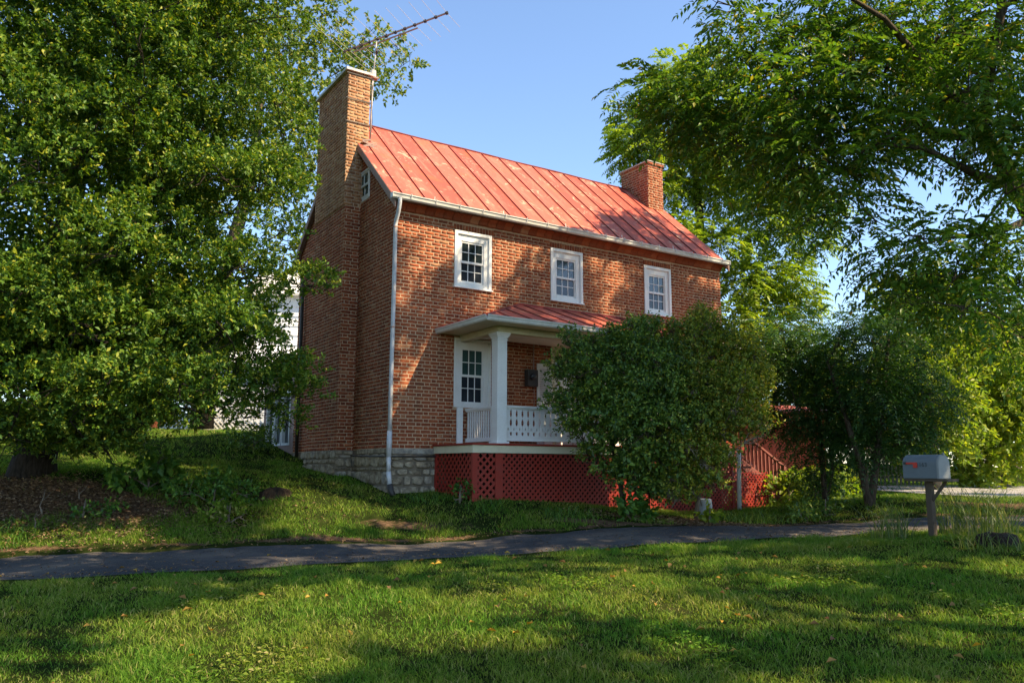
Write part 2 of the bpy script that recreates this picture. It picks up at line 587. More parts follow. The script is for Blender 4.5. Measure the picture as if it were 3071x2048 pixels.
NEAR = [(-16, 6.0), (-9, 8.1), (-5.68, 9.29), (-3.57, 10.1), (-0.99, 10.85), (0.76, 11.45), (2.7, 12.1), (5.0, 13.0), (6.6, 13.5), (8.5, 13.75), (12, 14.0), (16, 14.4)]
FAR = [(-16, 10.2), (-10, 11.8), (-7.5, 12.2), (-5.0, 12.4), (-2.5, 12.9), (-1.2, 13.3), (0.9, 13.6), (3.3, 14.7), (6.0, 15.7), (7.2, 15.65), (9.3, 15.3), (13, 15.8), (17, 16.5)]
CP = [(0, 0, -1.98), (-7, 0, -2.1), (8, 0, -1.85), (0, -12, -2.2), (-12, -6, -2.3), (14, -6, -1.7), (0, 5, -1.83), (-4, 6, -1.84), (4, 6, -1.72),
      (-9, 8, -1.68), (-5.6, 8.8, -1.62), (-0.95, 10, -1.53), (5.2, 12, -1.42), (8, 12.3, -1.36), (12, 13, -1.22), (-9.5, 11.7, -1.66),
      (-7.7, 12.2, -1.62), (-1.28, 13.4, -1.52), (6.3, 15.6, -1.38), (9.4, 15, -1.27), gp(2806, 1612, 11.6),
      hp(0.0, -0.1, -0.90), hp(-0.38, 1.8, -0.55), hp(0, 5.3, -0.16), hp(0.96, -1.6, -0.99), hp(7.9, -1.6, -1.33), hp(4.5, -1.6, -1.18), hp(10.2, -1.2, -1.22), hp(9.5, 5, -0.9), hp(4, 3, -0.8),
      (-8.1, 14.4, -0.62), (-12, 15, -0.5), (-3.3, 14.5, -1.0), gp(653, 1607, 12.95), gp(392, 1293, 26), gp(780, 1303, 24), gp(330, 1395, 18), gp(760, 1420, 17.2),
      (7.5, 17, -1.02), (11.2, 20, -1.05), (17, 30, -0.9), (10, 30, -0.7), (0, 38, 0.4), (-12, 42, 1.9), (25, 45, -0.3), (-25, 20, 0.6), (-25, 0, -2.0), (25, 5, -1.3), (-18, 12.5, -1.5)]
CP = np.array(CP)


def _tps_fit(c):
    P = c[:, :2] / 10.0
    d = np.linalg.norm(P[:, None] - P[None], axis=2)
    K = np.where(d > 0, d * d * np.log(d + 1e-12), 0) + np.eye(len(c)) * 0.003
    Q = np.hstack([np.ones((len(c), 1)), P])
    A = np.block([[K, Q], [Q.T, np.zeros((3, 3))]])
    return np.linalg.solve(A, np.concatenate([c[:, 2], np.zeros(3)]))


_TW = _tps_fit(CP)


def ground_ld(la, de):
    la, de = np.asarray(la, float), np.asarray(de, float)
    sh = la.shape
    q = np.stack([la.ravel(), de.ravel()], 1)
    # beyond the yard the hill flattens out
    qc = np.stack([np.clip(q[:, 0], -26, 26), np.clip(q[:, 1], -14, 46)], 1) / 10.0
    out = np.empty(len(q))
    for i in range(0, len(q), 40000):
        b = qc[i:i + 40000]
        d = np.linalg.norm(b[:, None] - CP[None, :, :2] / 10.0, axis=2)
        out[i:i + 40000] = np.where(d > 0, d * d * np.log(d + 1e-12), 0) @ _TW[:len(CP)] + _TW[-3] + b @ _TW[-2:]
    return out.reshape(sh)


def gz(x, y):
    la, de = latdep(np.array([[x, y]]))
    return float(ground_ld(la, de)[0])


_ph = rng.uniform(0, 6.28, (3, 10))
_fr = rng.normal(0, 1, (10, 2))


def wob(la, de, s=1.0, k=0):
    """cheap smooth noise in -1..1"""
    o = 0
    for i in range(6):
        f = _fr[i] * s * (1 + 0.35 * i)
        o = o + np.sin(la * f[0] + de * f[1] + _ph[k, i]) / (1 + 0.25 * i)
    return o / 2.6


def interp(tab, la):
    return np.interp(la, [a for a, _ in tab], [b for _, b in tab])


def dirt_ld(la, de):
    """0 grass .. 1 bare earth"""
    d = np.zeros_like(la)

    def blob(cx, cy, rx, ry, amp):
        return amp * np.exp(-(((la - cx) / rx) ** 2 + ((de - cy) / ry) ** 2))
    d += blob(-8.0, 13.9, 2.9, 0.9, 1.1) + blob(3.2, 15.2, 1.7, 0.45, 1.0) + blob(-1.6, 13.9, 1.4, 0.35, 0.62)
    d += blob(1.3, 14.3, 1.0, 0.3, 0.75) + blob(10.5, 16.6, 3.0, 0.8, 0.7) + blob(-3.1, 13.0, 0.9, 0.22, 0.5) + blob(-2.6, 7.6, 0.7, 0.3, 0.4)
    n, f = interp(NEAR, la), interp(FAR, la)
    d += 0.62 * np.exp(-((de - n + 0.02) / 0.12) ** 2) + 0.62 * np.exp(-((de - f - 0.02) / 0.12) ** 2)
    return np.clip(d, 0, 1)


la_ax = np.concatenate([[-700, -320, -160, -90, -60, -42], np.arange(-30, -14, 1.2), np.arange(-14, 14.01, 0.25), np.arange(15, 30, 1.2), [42, 60, 90, 160, 320, 700]])
de_ax = np.concatenate([[-300, -120, -60, -30, -16, -8], np.arange(-3, 3, 0.7), np.arange(3, 26, 0.22), np.arange(26.5, 48, 1.2), [56, 70, 95, 140, 240, 480, 1000]])
LA, DE = np.meshgrid(la_ax, de_ax)
ZZ = ground_ld(LA, DE) + 0.015 * wob(LA, DE, 2.2)
PTS = CAM[None, None, :2] + LA[..., None] * R_[:2] + DE[..., None] * F_[:2]
V = np.concatenate([PTS, ZZ[..., None]], 2).reshape(-1, 3)
nr, ncn = LA.shape
ii = np.arange(nr * ncn).reshape(nr, ncn)
FQ = np.stack([ii[:-1, :-1], ii[:-1, 1:], ii[1:, 1:], ii[1:, :-1]], -1).reshape(-1, 4)
ground = mesh_np('ground', V, FQ, MAT['ground'], smooth=True, kind='structure', label='grassy sloping yard with bare earth patches')
at = ground.data.attributes.new('dirt', 'FLOAT', 'POINT')
at.data.foreach_set('value', dirt_ld(LA, DE).ravel().astype(np.float32))


def ribbon(name, nearf, farf, las, m, lift, label):
    las = np.asarray(las)
    nv = 9
    VV = []
    for j in range(nv):
        t = j / (nv - 1)
        n = interp(nearf, las) + (0.12 + 0.09 * wob(las, las * 0, 3.0) + 0.05 * wob(las, las * 0, 9.0, 2)) * (1 - t)
        f = interp(farf, las) + (-0.10 + 0.09 * wob(las, las * 0, 3.5, 1) + 0.05 * wob(las, las * 0, 9.0)) * t
        de = n + (f - n) * t
        z = ground_ld(las, de) + 0.015 * wob(las, de, 2.2) + lift + 0.02 * (1 - (2 * t - 1) ** 2) - (0.05 if j in (0, nv - 1) else 0.0)
        p = CAM[None, :2] + las[:, None] * R_[:2] + de[:, None] * F_[:2]
        VV.append(np.concatenate([p, z[:, None]], 1))
    VV = np.stack(VV, 0)
    k = np.arange(nv * len(las)).reshape(nv, len(las))
    fq = np.stack([k[:-1, :-1], k[:-1, 1:], k[1:, 1:], k[1:, :-1]], -1).reshape(-1, 4)
    return mesh_np(name, VV.reshape(-1, 3), fq, m, smooth=True, kind='structure', label=label)


ribbon('driveway', NEAR, FAR, np.arange(-16, 16.6, 0.2), MAT['asphalt'], 0.018, 'worn dark asphalt driveway strewn with leaf crumbs')
ribbon('road', [(9.0, 19.2), (11, 18.6), (14, 18.8), (34, 20.5)], [(9.0, 23.0), (12, 27.5), (16, 28.5), (34, 31)], np.arange(10.7, 34, 0.5), MAT['street'], 0.03, 'pale sunlit side street')

# ------------------------------------------------------------------ the brick house
HL, HW = 9.47, 5.80
RIDGE_Y, SLOPE, Z0R = 2.92, 0.90, 5.185
zroof = lambda y: Z0R + SLOPE * y if y <= RIDGE_Y else Z0R + SLOPE * (2 * RIDGE_Y - y)
house = empty('brick_house', (HL / 2, 0, -1.0), 'two storey red brick farmhouse with red metal roof and white front porch', 'house')

# openings on the front: (u0, u1, z0, z1)
WINS = [(1.383, 2.307, 3.40, 4.62), (3.894, 4.822, 3.40, 4.615), (6.75, 7.66, 3.395, 4.61)]
LOWS = [(1.41, 2.31, 0.85, 2.30), (6.55, 7.45, 0.85, 2.30)]
DOOR = (3.90, 5.05, 0.07, 2.33)
FOPEN = WINS + LOWS + [DOOR]
GWIN = (1.353, 2.014, 5.463, 6.16)


def wall_cells(mb, u0, u1, z0, z1, opens, T, thick=0.12):
    us = sorted(set([u0, u1] + [v for o in opens for v in o[:2]]))
    zs = sorted(set([z0, z1] + [v for o in opens for v in o[2:]]))
    for i in range(len(us) - 1):
        for j in range(len(zs) - 1):
            cu, cz = (us[i] + us[i + 1]) / 2, (zs[j] + zs[j + 1]) / 2
            if any(o[0] < cu < o[1] and o[2] < cz < o[3] for o in opens):
                continue
            mb.quad(T(us[i], 0, zs[j]), T(us[i + 1], 0, zs[j]), T(us[i + 1], 0, zs[j + 1]), T(us[i], 0, zs[j + 1]))
    for (a, b, c, d) in opens:
        t = -thick
        mb.quad(T(a, 0, c), T(a, t, c), T(a, t, d), T(a, 0, d))
        mb.quad(T(b, 0, c), T(b, t, c), T(b, t, d), T(b, 0, d))
        mb.quad(T(a, 0, c), T(b, 0, c), T(b, t, c), T(a, t, c))
        mb.quad(T(a, 0, d), T(b, 0, d), T(b, t, d), T(a, t, d))
        mb.quad(T(a, t, c), T(b, t, c), T(b, t, d), T(a, t, d))


mb = MB()
wall_cells(mb, 0, HL, -0.02, 5.05, FOPEN, FRONT)
front_wall = mb.build('front_wall', MAT['mortar'], house)
mb = MB()
wall_cells(mb, 0, HW, -0.02, 5.05, [], SIDE)
# the gable triangle with its window opening
ys = [0.0, GWIN[0], GWIN[1], RIDGE_Y, HW]
for a, b in zip(ys[:-1], ys[1:]):
    za, zb = max(zroof(a) - 0.04, 5.05), max(zroof(b) - 0.04, 5.05)
    if a == GWIN[0]:
        mb.quad(SIDE(a, 0, 5.05), SIDE(b, 0, 5.05), SIDE(b, 0, GWIN[2]), SIDE(a, 0, GWIN[2]))
        mb.quad(SIDE(a, 0, GWIN[3]), SIDE(b, 0, GWIN[3]), SIDE(b, 0, zb), SIDE(a, 0, za))
        mb.quad(SIDE(a, -.12, GWIN[2]), SIDE(b, -.12, GWIN[2]), SIDE(b, -.12, GWIN[3]), SIDE(a, -.12, GWIN[3]))
        for u in (a, b):
            mb.quad(SIDE(u, 0, GWIN[2]), SIDE(u, -.12, GWIN[2]), SIDE(u, -.12, GWIN[3]), SIDE(u, 0, GWIN[3]))
        for z in (GWIN[2], GWIN[3]):
            mb.quad(SIDE(a, 0, z), SIDE(b, 0, z), SIDE(b, -.12, z), SIDE(a, -.12, z))
    else:
        mb.quad(SIDE(a, 0, 5.05), SIDE(b, 0, 5.05), SIDE(b, 0, zb), SIDE(a, 0, za))
gable_wall = mb.build('gable_wall', MAT['mortar'], house)
mb = MB()
mb.poly([(HL, 0, -1.4), (HL, HW, -1.4), (HL, HW, zroof(HW)), (HL, RIDGE_Y, zroof(RIDGE_Y) - .04), (HL, 0, zroof(0) - .04)])
mb.quad((0, HW, -1.4), (HL, HW, -1.4), (HL, HW, 5.1), (0, HW, 5.1))
rear_wall = mb.build('rear_wall', MAT['brick'], house)

# --- brick laying, Flemish bond
CO, ST, HD, JT = 0.0735, 0.211, 0.101, 0.0130
BH = CO - JT


def lay(u0, u1, z0, z1, opens=(), lim=None, start=0):
    """list of (ua, ub, za, zb) for one wall face"""
    out = []
    P = ST + HD + 2 * JT
    i = 0
    z = z0
    while z + BH * 0.6 <= z1:
        zt = min(z + BH, z1)
        a0, a1 = u0, u1
        if lim:
            a0, a1 = lim(zt)
            a0, a1 = max(a0, u0), min(a1, u1)
        if a1 - a0 > 0.05:
            spans = [(a0, a1)]
            zc = (z + zt) / 2
            for o in opens:
                if o[2] - 0.012 < zc < o[3] + 0.012:
                    ns = []
                    for s, e in spans:
                        if o[1] <= s or o[0] >= e:
                            ns.append((s, e))
                        else:
                            if o[0] - s > 0.04:
                                ns.append((s, o[0] - 0.004))
                            if e - o[1] > 0.04:
                                ns.append((o[1] + 0.004, e))
                    spans = ns
            off = -(P / 2 if (i + start) % 2 else 0) + random.uniform(-.012, .012)
            u = u0 + off - P
            k = 0
            while u < u1:
                ln = ST if k % 2 == 0 else HD
                ua, ub = u + random.uniform(-.003, .003), u + ln + random.uniform(-.003, .003)
                for s, e in spans:
                    x0, x1 = max(ua, s), min(ub, e)
                    if x1 - x0 > 0.028:
                        out.append((x0, x1, z + random.uniform(-.002, .002), zt + random.uniform(-.002, .002)))
                u += ln + JT
                k += 1
        z += CO
        i += 1
    return out


def brick_mesh(name, lst, T, m, parent, proud=0.0035, **kw):
    A = np.array(lst)
    n = len(A)
    out = proud + rng.uniform(-.0025, .0025, n)
    tilt = rng.uniform(-.0015, .0015, (n, 2))
    V = np.zeros((n, 8, 3))
    e = 0.002
    for k, (iu, iz, io) in enumerate([(0, 2, 0), (1, 2, 0), (1, 3, 0), (0, 3, 0), (0, 2, 1), (1, 2, 1), (1, 3, 1), (0, 3, 1)]):
        su = 1 if iu == 0 else -1
        sz = 1 if iz == 2 else -1
        uu = A[:, iu] + (su * e if io else 0)
        zz = A[:, iz] + (sz * e if io else 0)
        on = (out + tilt[:, 0] * su + tilt[:, 1] * sz) if io else np.full(n, -0.012)
        x, y, z = T(uu, on, zz)
        V[:, k, 0], V[:, k, 1], V[:, k, 2] = x, y, z
    fc = np.array([(4, 5, 6, 7), (0, 1, 5, 4), (1, 2, 6, 5), (2, 3, 7, 6), (3, 0, 4, 7)])
    Fc = (np.arange(n)[:, None, None] * 8 + fc[None]).reshape(-1, 4)
    return mesh_np(name, V.reshape(-1, 3), Fc, m, parent, **kw)


fb = lay(0.0, HL, 0.0, 4.80, FOPEN + [(o[0] - .02, o[1] + .02, o[3], o[3] + .135) for o in WINS])
# the three hundred nearest whole bricks are pieces of their own
shape = {}
for tag_, ln in (('s', ST), ('h', HD)):
    b = MB()
    e = .0035
    b.hexa([(-ln / 2, .012, -BH / 2), (ln / 2, .012, -BH / 2), (ln / 2, .012, BH / 2), (-ln / 2, .012, BH / 2), (-ln / 2 + e, -.0035, -BH / 2 + e), (ln / 2 - e, -.0035, -BH / 2 + e), (ln / 2 - e, -.0035, BH / 2 - e), (-ln / 2 + e, -.0035, BH / 2 - e)])
    me = bpy.data.meshes.new('brick')
    me.from_pydata(b.v, [], b.f)
    me.materials.append(MAT['brick'])
    shape[tag_] = me
order = sorted(range(len(fb)), key=lambda i: abs(fb[i][0] - 0.1) * 0.8 + abs(fb[i][2] - 1.6) * .55)
single = set()
for i in order:
    if len(single) >= 300:
        break
    a, b_, c, d = fb[i]
    ln = b_ - a
    kind_ = 's' if abs(ln - ST) < .008 else ('h' if abs(ln - HD) < .008 else None)
    if kind_ is None or d - c < BH * .9:
        continue
    single.add(i)
    child('brick', shape[kind_], ((a + b_) / 2, random.uniform(-.002, .002), (c + d) / 2), front_wall, (random.uniform(-.012, .012), random.uniform(-.006, .006), random.uniform(-.008, .008)))
brick_mesh('brickwork', [fb[i] for i in range(len(fb)) if i not in single], FRONT, MAT['brick'], front_wall, kind='stuff')
# soldier bricks over the upper windows
sol = []
for o in WINS:
    x = o[0] - 0.02
    while x < o[1]:
        sol.append((x, x + 0.062, o[3] + .008, o[3] + .128))
        x += 0.072
brick_mesh('arch_brickwork', sol, FRONT, MAT['brick'], front_wall, proud=0.006, kind='stuff')


def glim(z):
    y0 = (z + 0.05 - Z0R) / SLOPE
    return (max(0, y0), min(HW, 2 * RIDGE_Y - y0))


CH0, CH1 = 1.83, 3.72
gb = lay(0.0, HW, 0.0, 7.7, [GWIN, (CH0 + .02, CH1 - .02, -1, 9)], glim, 1)
brick_mesh('brickwork', gb, SIDE, MAT['brick'], gable_wall, kind='stuff')

# --- stone foundation
mb = MB()
mb.box(-0.0, HL, 0.004, 0.25, -1.9, -0.021)
mb.box(0.004, 0.25, 0.25, HW, -1.9, -0.021)
mb.box(-0.40, 0.0, CH0 - .01, CH1 + .01, -1.7, -0.021)
MAT['rubble'] = painted('dark_rubble_mortar', (0.20, 0.165, 0.12), 0.95, (0.09, 0.07, 0.05), 0.8, 5)
found = mb.build('foundation', MAT['rubble'], house)


def stones(u0, u1, z0, z1, T):
    z = z1
    while z > z0:
        h = random.choice((.07, .10, .14, .19, .25, .28))
        u = u0 - random.uniform(0, .1)
        while u < u1:
            wd = random.uniform(.16, .52) * (1.0 if h > .15 else .7)
            a, b = max(u, u0), min(u + wd - .02, u1)
            if b - a > .05:
                zb, zt = z - h + random.uniform(.006, .02), z - random.uniform(0, .012)
                cu, cz = (a + b) / 2, (zb + zt) / 2
                n = random.randint(7, 9)
                ring = []
                for k in range(n):
                    th = 2 * math.pi * (k + random.uniform(-.2, .2)) / n
                    c_, s_ = math.cos(th), math.sin(th)
                    q = 1.0 / max(abs(c_), abs(s_)) ** random.uniform(.62, .95)
                    ring.append((cu + (b - a) / 2 * c_ * q * random.uniform(.93, 1.0), cz + (zt - zb) / 2 * s_ * q * random.uniform(.9, 1.0)))
                mb = MB()
                pr = random.uniform(.025, .055)
                k0 = len(mb.v)
                for sc, nn_ in ((1.0, -.02), (.99, pr * .6), (.84, pr)):
                    for (x, y) in ring:
                        mb.v.append(T(cu + (x - cu) * sc, nn_ + (random.uniform(-.006, .008) if nn_ > 0 else 0), cz + (y - cz) * sc))
                for lv in range(2):
                    for j in range(n):
                        mb.f.append((k0 + lv * n + j, k0 + lv * n + (j + 1) % n, k0 + (lv + 1) * n + (j + 1) % n, k0 + (lv + 1) * n + j))
                mb.f.append(tuple(k0 + 2 * n + j for j in range(n)))
                mb.build('stone', MAT['stone'], found)
            u += wd
        z -= h


stones(0.0, 1.0, -1.15, -0.12, FRONT)
stones(0.03, CH0, -1.05, -0.10, SIDE)
stones(CH0, CH1, -0.85, -0.02, lambda u, n, z: (-.40 - n, u, z))
stones(CH1, HW, -0.5, -0.02, SIDE)
stones(-.40, 0.0, -0.85, -0.02, lambda u, n, z: (u, CH0 - .01 - n, z))
mb = MB()
mb.box(-.02, 0.98, 0.0, .034, -.118, -.012, FRONT)
mb.box(-.034, CH0 - .3, 0.0, .034, -.10, -.012, SIDE)
mb.build('parge_band', MAT['stone'], found, bevel=.006)
mb = MB()
mb.tube([(-.075, CH0 - .1, -.14), (-.075, .0, -.165), (-.06, -.075, -.17), (.3, -.078, -.165), (1.05, -.078, -.155)], .017, 7)
mb.build('iron_pipe', MAT['darkmetal'], found, smooth=True)


# --- chimneys
def chimney(name, parts, cap, m_low, m_up, flags):
    mb = MB()
    for (x0, x1, y0, y1, z0, z1) in parts:
        mb.box(x0, x1, y0, y1, z0, z1)
    core = mb.build(name, MAT['mortar'], house, label=flags)
    for k, (x0, x1, y0, y1, z0, z1) in enumerate(parts):
        m = m_low if k == 0 and len(parts) > 1 else m_up
        brick_mesh('brickwork', lay(x0, x1, z0, z1), lambda u, n, z, y0=y0: (u, y0 - n, z), m, core, kind='stuff')
        brick_mesh('brickwork', lay(y0, y1, z0, z1, start=1), lambda u, n, z, x0=x0: (x0 - n, u, z), m, core, kind='stuff')
        if x1 > 5 or k > 0:
            brick_mesh('brickwork', lay(y0, y1, max(z0, 6), z1), lambda u, n, z, x1=x1: (x1 + n, u, z), m, core, kind='stuff')
            brick_mesh('brickwork', lay(x0, x1, max(z0, 6), z1), lambda u, n, z, y1=y1: (u, y1 + n, z), m, core, kind='stuff')
    mb = MB()
    mb.box(*cap)
    mb.build('cap', MAT['cap'], core, bevel=.008)
    return core


ch1 = chimney('chimney', [(-.372, .02, CH0, CH1, -.02, 5.35), (-.39, .13, CH0, CH1, 5.35, 8.50)], (-.47, .19, CH0 - .06, CH1 + .06, 8.50, 8.565), MAT['brick'], MAT['brick_old'], 'tall weathered end chimney')
ch2 = chimney('chimney', [(8.87, 9.44, 2.02, 3.18, 6.4, 8.34), (8.84, 9.47, 1.99, 3.21, 8.34, 8.42)], (8.82, 9.49, 1.97, 3.23, 8.42, 8.445), MAT['brick'], MAT['brick'], 'short brick chimney at the far end of the ridge')
# stucco smear on the chimney's sunny face and lead flashing
mb = MB()
for (x, y, z) in ((0.135, 1.80, 6.86),):
    for k in range(10):
        a = Vector((x - .2 + random.uniform(0, .3), y - .03, z + random.uniform(-.12, .08)))
        mb.bar(a, a + Vector((random.uniform(.08, .2), random.uniform(-.02, .02), random.uniform(-.06, .08))), .03, .04)
mb.build('flashing', MAT['rake'], ch1)

# --- roof: standing seam panels
roof = MB()
y_e = -0.25
roof.quad((-.10, y_e + .02, zroof(y_e + .02) - .05), (HL + .10, y_e + .02, zroof(y_e + .02) - .05), (HL + .10, RIDGE_Y, zroof(RIDGE_Y) - .05), (-.10, RIDGE_Y, zroof(RIDGE_Y) - .05))
roof.quad((-.10, 6.05, zroof(6.05) - .05), (HL + .10, 6.05, zroof(6.05) - .05), (HL + .10, RIDGE_Y, zroof(RIDGE_Y) - .05), (-.10, RIDGE_Y, zroof(RIDGE_Y) - .05))
roof = roof.build('roof', MAT['rake'], house)
SEAMS = [-.12, .13, .652, 1.16, 1.70, 2.24, 2.76, 3.26, 3.76, 4.30, 4.85, 5.39, 5.92, 6.45, 6.97, 7.51, 8.04, 8.54, 9.06, HL + .12]


def slope_pt(x, y, up, back=False):
    yy = 2 * RIDGE_Y - y if back else y
    return (x, yy, zroof(y) + up)


for a, b in zip(SEAMS[:-1], SEAMS[1:]):
    for back in (False, True):
        mb = MB()
        n = 9
        w0, w1 = random.uniform(-.006, .006), random.uniform(-.006, .006)
        for i in range(n):
            t = i / (n - 1)
            y = y_e + (RIDGE_Y - y_e) * t
            for x, up in ((a + .004, 0.0), ((a + b) / 2, -.006 + (w0 if i % 2 else w1)), (b - .004, 0.0)):
                mb.v.append(slope_pt(x, y, up, back))
        for i in range(n - 1):
            for j in range(2):
                mb.f.append((3 * i + j, 3 * i + j + 1, 3 * i + j + 4, 3 * i + j + 3))
        o = mb.build('panel', MAT['roof'], roof)
        sm = o.modifiers.new('thickness', 'SOLIDIFY')
        sm.thickness = .012
for x in SEAMS[1:-1]:
    for back in (False, True):
        mb = MB()
        if back:
            mb.bar(slope_pt(x, y_e, .012, True), slope_pt(x, RIDGE_Y - .02, .012, True), .014, .03)
        else:
            k = [slope_pt(x + random.uniform(-.004, .004), y_e + .01 + (RIDGE_Y - .04 - y_e) * t, .012) for t in (0, .25, .5, .75, 1)]
            for p, q in zip(k[:-1], k[1:]):
                mb.bar(p, q, .016, .034)
        mb.build('seam', MAT['seam'], roof)
mb = MB()
mb.tube([(x, RIDGE_Y, zroof(RIDGE_Y) + .012 + .006 * math.sin(x * 2.3)) for x in np.linspace(-.12, HL + .12, 24)], .022, 6)
mb.build('ridge_roll', MAT['seam'], roof)
for x0 in (-.125, HL + .095):
    mb = MB()
    for (ya, yb) in ((y_e + .02, RIDGE_Y), (6.05, RIDGE_Y)):
        mb.hexa([(x0, ya, zroof(ya) - .19), (x0 + .03, ya, zroof(ya) - .19), (x0 + .03, ya, zroof(ya) - .012), (x0, ya, zroof(ya) - .012),
                 (x0, yb, zroof(yb) - .19), (x0 + .03, yb, zroof(yb) - .19), (x0 + .03, yb, zroof(yb) - .012), (x0, yb, zroof(yb) - .012)])
    mb.build('rake_board', MAT['rake'], roof)
    mb = MB()
    for (ya, yb) in ((y_e + .02, RIDGE_Y), (6.05, RIDGE_Y)):
        s = .03 if x0 < 0 else -.125
        mb.quad((x0 + s, ya, zroof(ya) - .10), (x0 + s + .095, ya, zroof(ya) - .10), (x0 + s + .095, yb, zroof(yb) - .10), (x0 + s, yb, zroof(yb) - .10))
    mb.build('soffit', MAT['rake'], roof)

# --- moulded brick cornice under the eave
x = 0.0
cpro = [(.0, 4.80), (.03, 4.80), (.05, 4.815), (.06, 4.85), (.085, 4.885), (.13, 4.91), (.165, 4.935), (.17, 4.965), (.0, 4.965)]
prm = MB()
prm.prism(cpro, [(0, -n, z - 4.8) for n, z in cpro], [(.205, -n, z - 4.8) for n, z in cpro])
cme = bpy.data.meshes.new('cornice_brick')
cme.from_pydata(prm.v, [], prm.f)
cme.materials.append(MAT['brick'])
while x < HL - .1:
    child('cornice_brick', cme, (x, random.uniform(-.006, .006), 4.80 + random.uniform(-.003, .003)), front_wall, scale=(min(1, (HL - x) / .205), 1, 1))
    x += .217
mb = MB()
mb.box(0, HL, -.20, .0, 4.966, 5.02)
mb.build('eave_board', MAT['rake'], roof)


# --- gutters and downspouts
def gutter_run(name, a, b, outward, m, sz=1.0):
    a, b, o = Vector(a), Vector(b), Vector(outward)
    pro = [(0, 0), (0, -.085), (.02, -.105), (.065, -.11), (.09, -.085), (.10, -.04), (.118, -.018), (.118, 0), (.108, 0), (.108, -.014), (.09, -.034), (.08, -.08), (.06, -.098), (.022, -.094), (.01, -.08), (.01, 0)]
    mb = MB()
    up = Vector((0, 0, 1))
    mb.prism(pro, [a + o * (p * sz) + up * (q * sz) for p, q in pro], [b + o * (p * sz) + up * (q * sz) for p, q in pro])
    return mb.build(name, m, house)


g1 = gutter_run('gutter', (-.21, -.215, 5.055), (HL + .06, -.215, 5.035), (0, -1, 0), MAT['gutter'])
for i in range(17):
    x = .2 + i * .565
    mb = MB()
    mb.bar((x, -.20, 5.075), (x, -.345, 5.068), .022, .006)
    mb.bar((x, -.338, 5.066), (x, -.338, 4.965), .020, .008)
    if i % 3 == 1:
        mb.bar((x, -.25, 5.08), (x + .03, -.2, 5.17), .012, .012)
    mb.build('hanger', MAT['gutter'], g1)
for q in ((-.216, -.208, -.335, -.215, 4.95, 5.056), (HL + .058, HL + .066, -.335, -.215, 4.93, 5.036)):
    mb = MB()
    mb.box(*q)
    mb.build('end_cap', MAT['gutter'], g1)
mb = MB()
mb.tube([(-.03, -.27, 4.97), (-.03, -.265, 4.86), (-.025, -.20, 4.70), (-.022, -.10, 4.55), (-.022, -.075, 4.45), (-.022, -.072, 3.0), (-.03, -.07, 1.3), (-.035, -.072, .2)], .042, 10)
ds = mb.build('downspout', MAT['pipe'], house, smooth=True)
mb = MB()
mb.tube([(-.035, -.074, .32), (-.04, -.076, -.18)], .050, 10)
mb.tube([(-.04, -.076, -.18), (-.035, -.078, -.46)], .043, 10)
mb.tube([(-.035, -.078, -.46), (-.02, -.10, -.72)], .047, 10)
mb.build('lower_pipe', MAT['pipe'], ds, smooth=True)
mb = MB()
mb.tube([(-.02, -.10, -.70), (.0, -.13, -.82), (.03, -.19, -.95)], .058, 10)
mb.build('drain_boot', MAT['darkmetal'], ds, smooth=True)
for z in (4.40, 2.35, .30):
    mb = MB()
    mb.tube([(-.026, -.0725, z), (-.026, -.0725, z + .03)], .049, 10)
    mb.build('strap', MAT['rake'], ds)
mb = MB()
mb.tube([(-.10, 5.62, 4.95), (-.09, 5.45, 4.6), (-.085, 5.30, 4.3), (-.085, 5.27, 2.5), (-.08, 5.25, -.2)], .045, 8)
mb.build('downspout', MAT['darkmetal'], house, smooth=True, label='dark rear downspout on the gable wall')
mb = MB()
mb.tube([(8.02, -1.68, .05), (8.0, -1.68, -.35), (7.96, -1.68, -1.45)], .05, 10)
mb.build('downspout', MAT['gutter'], house, smooth=True, label='white pipe standing at the far porch corner')


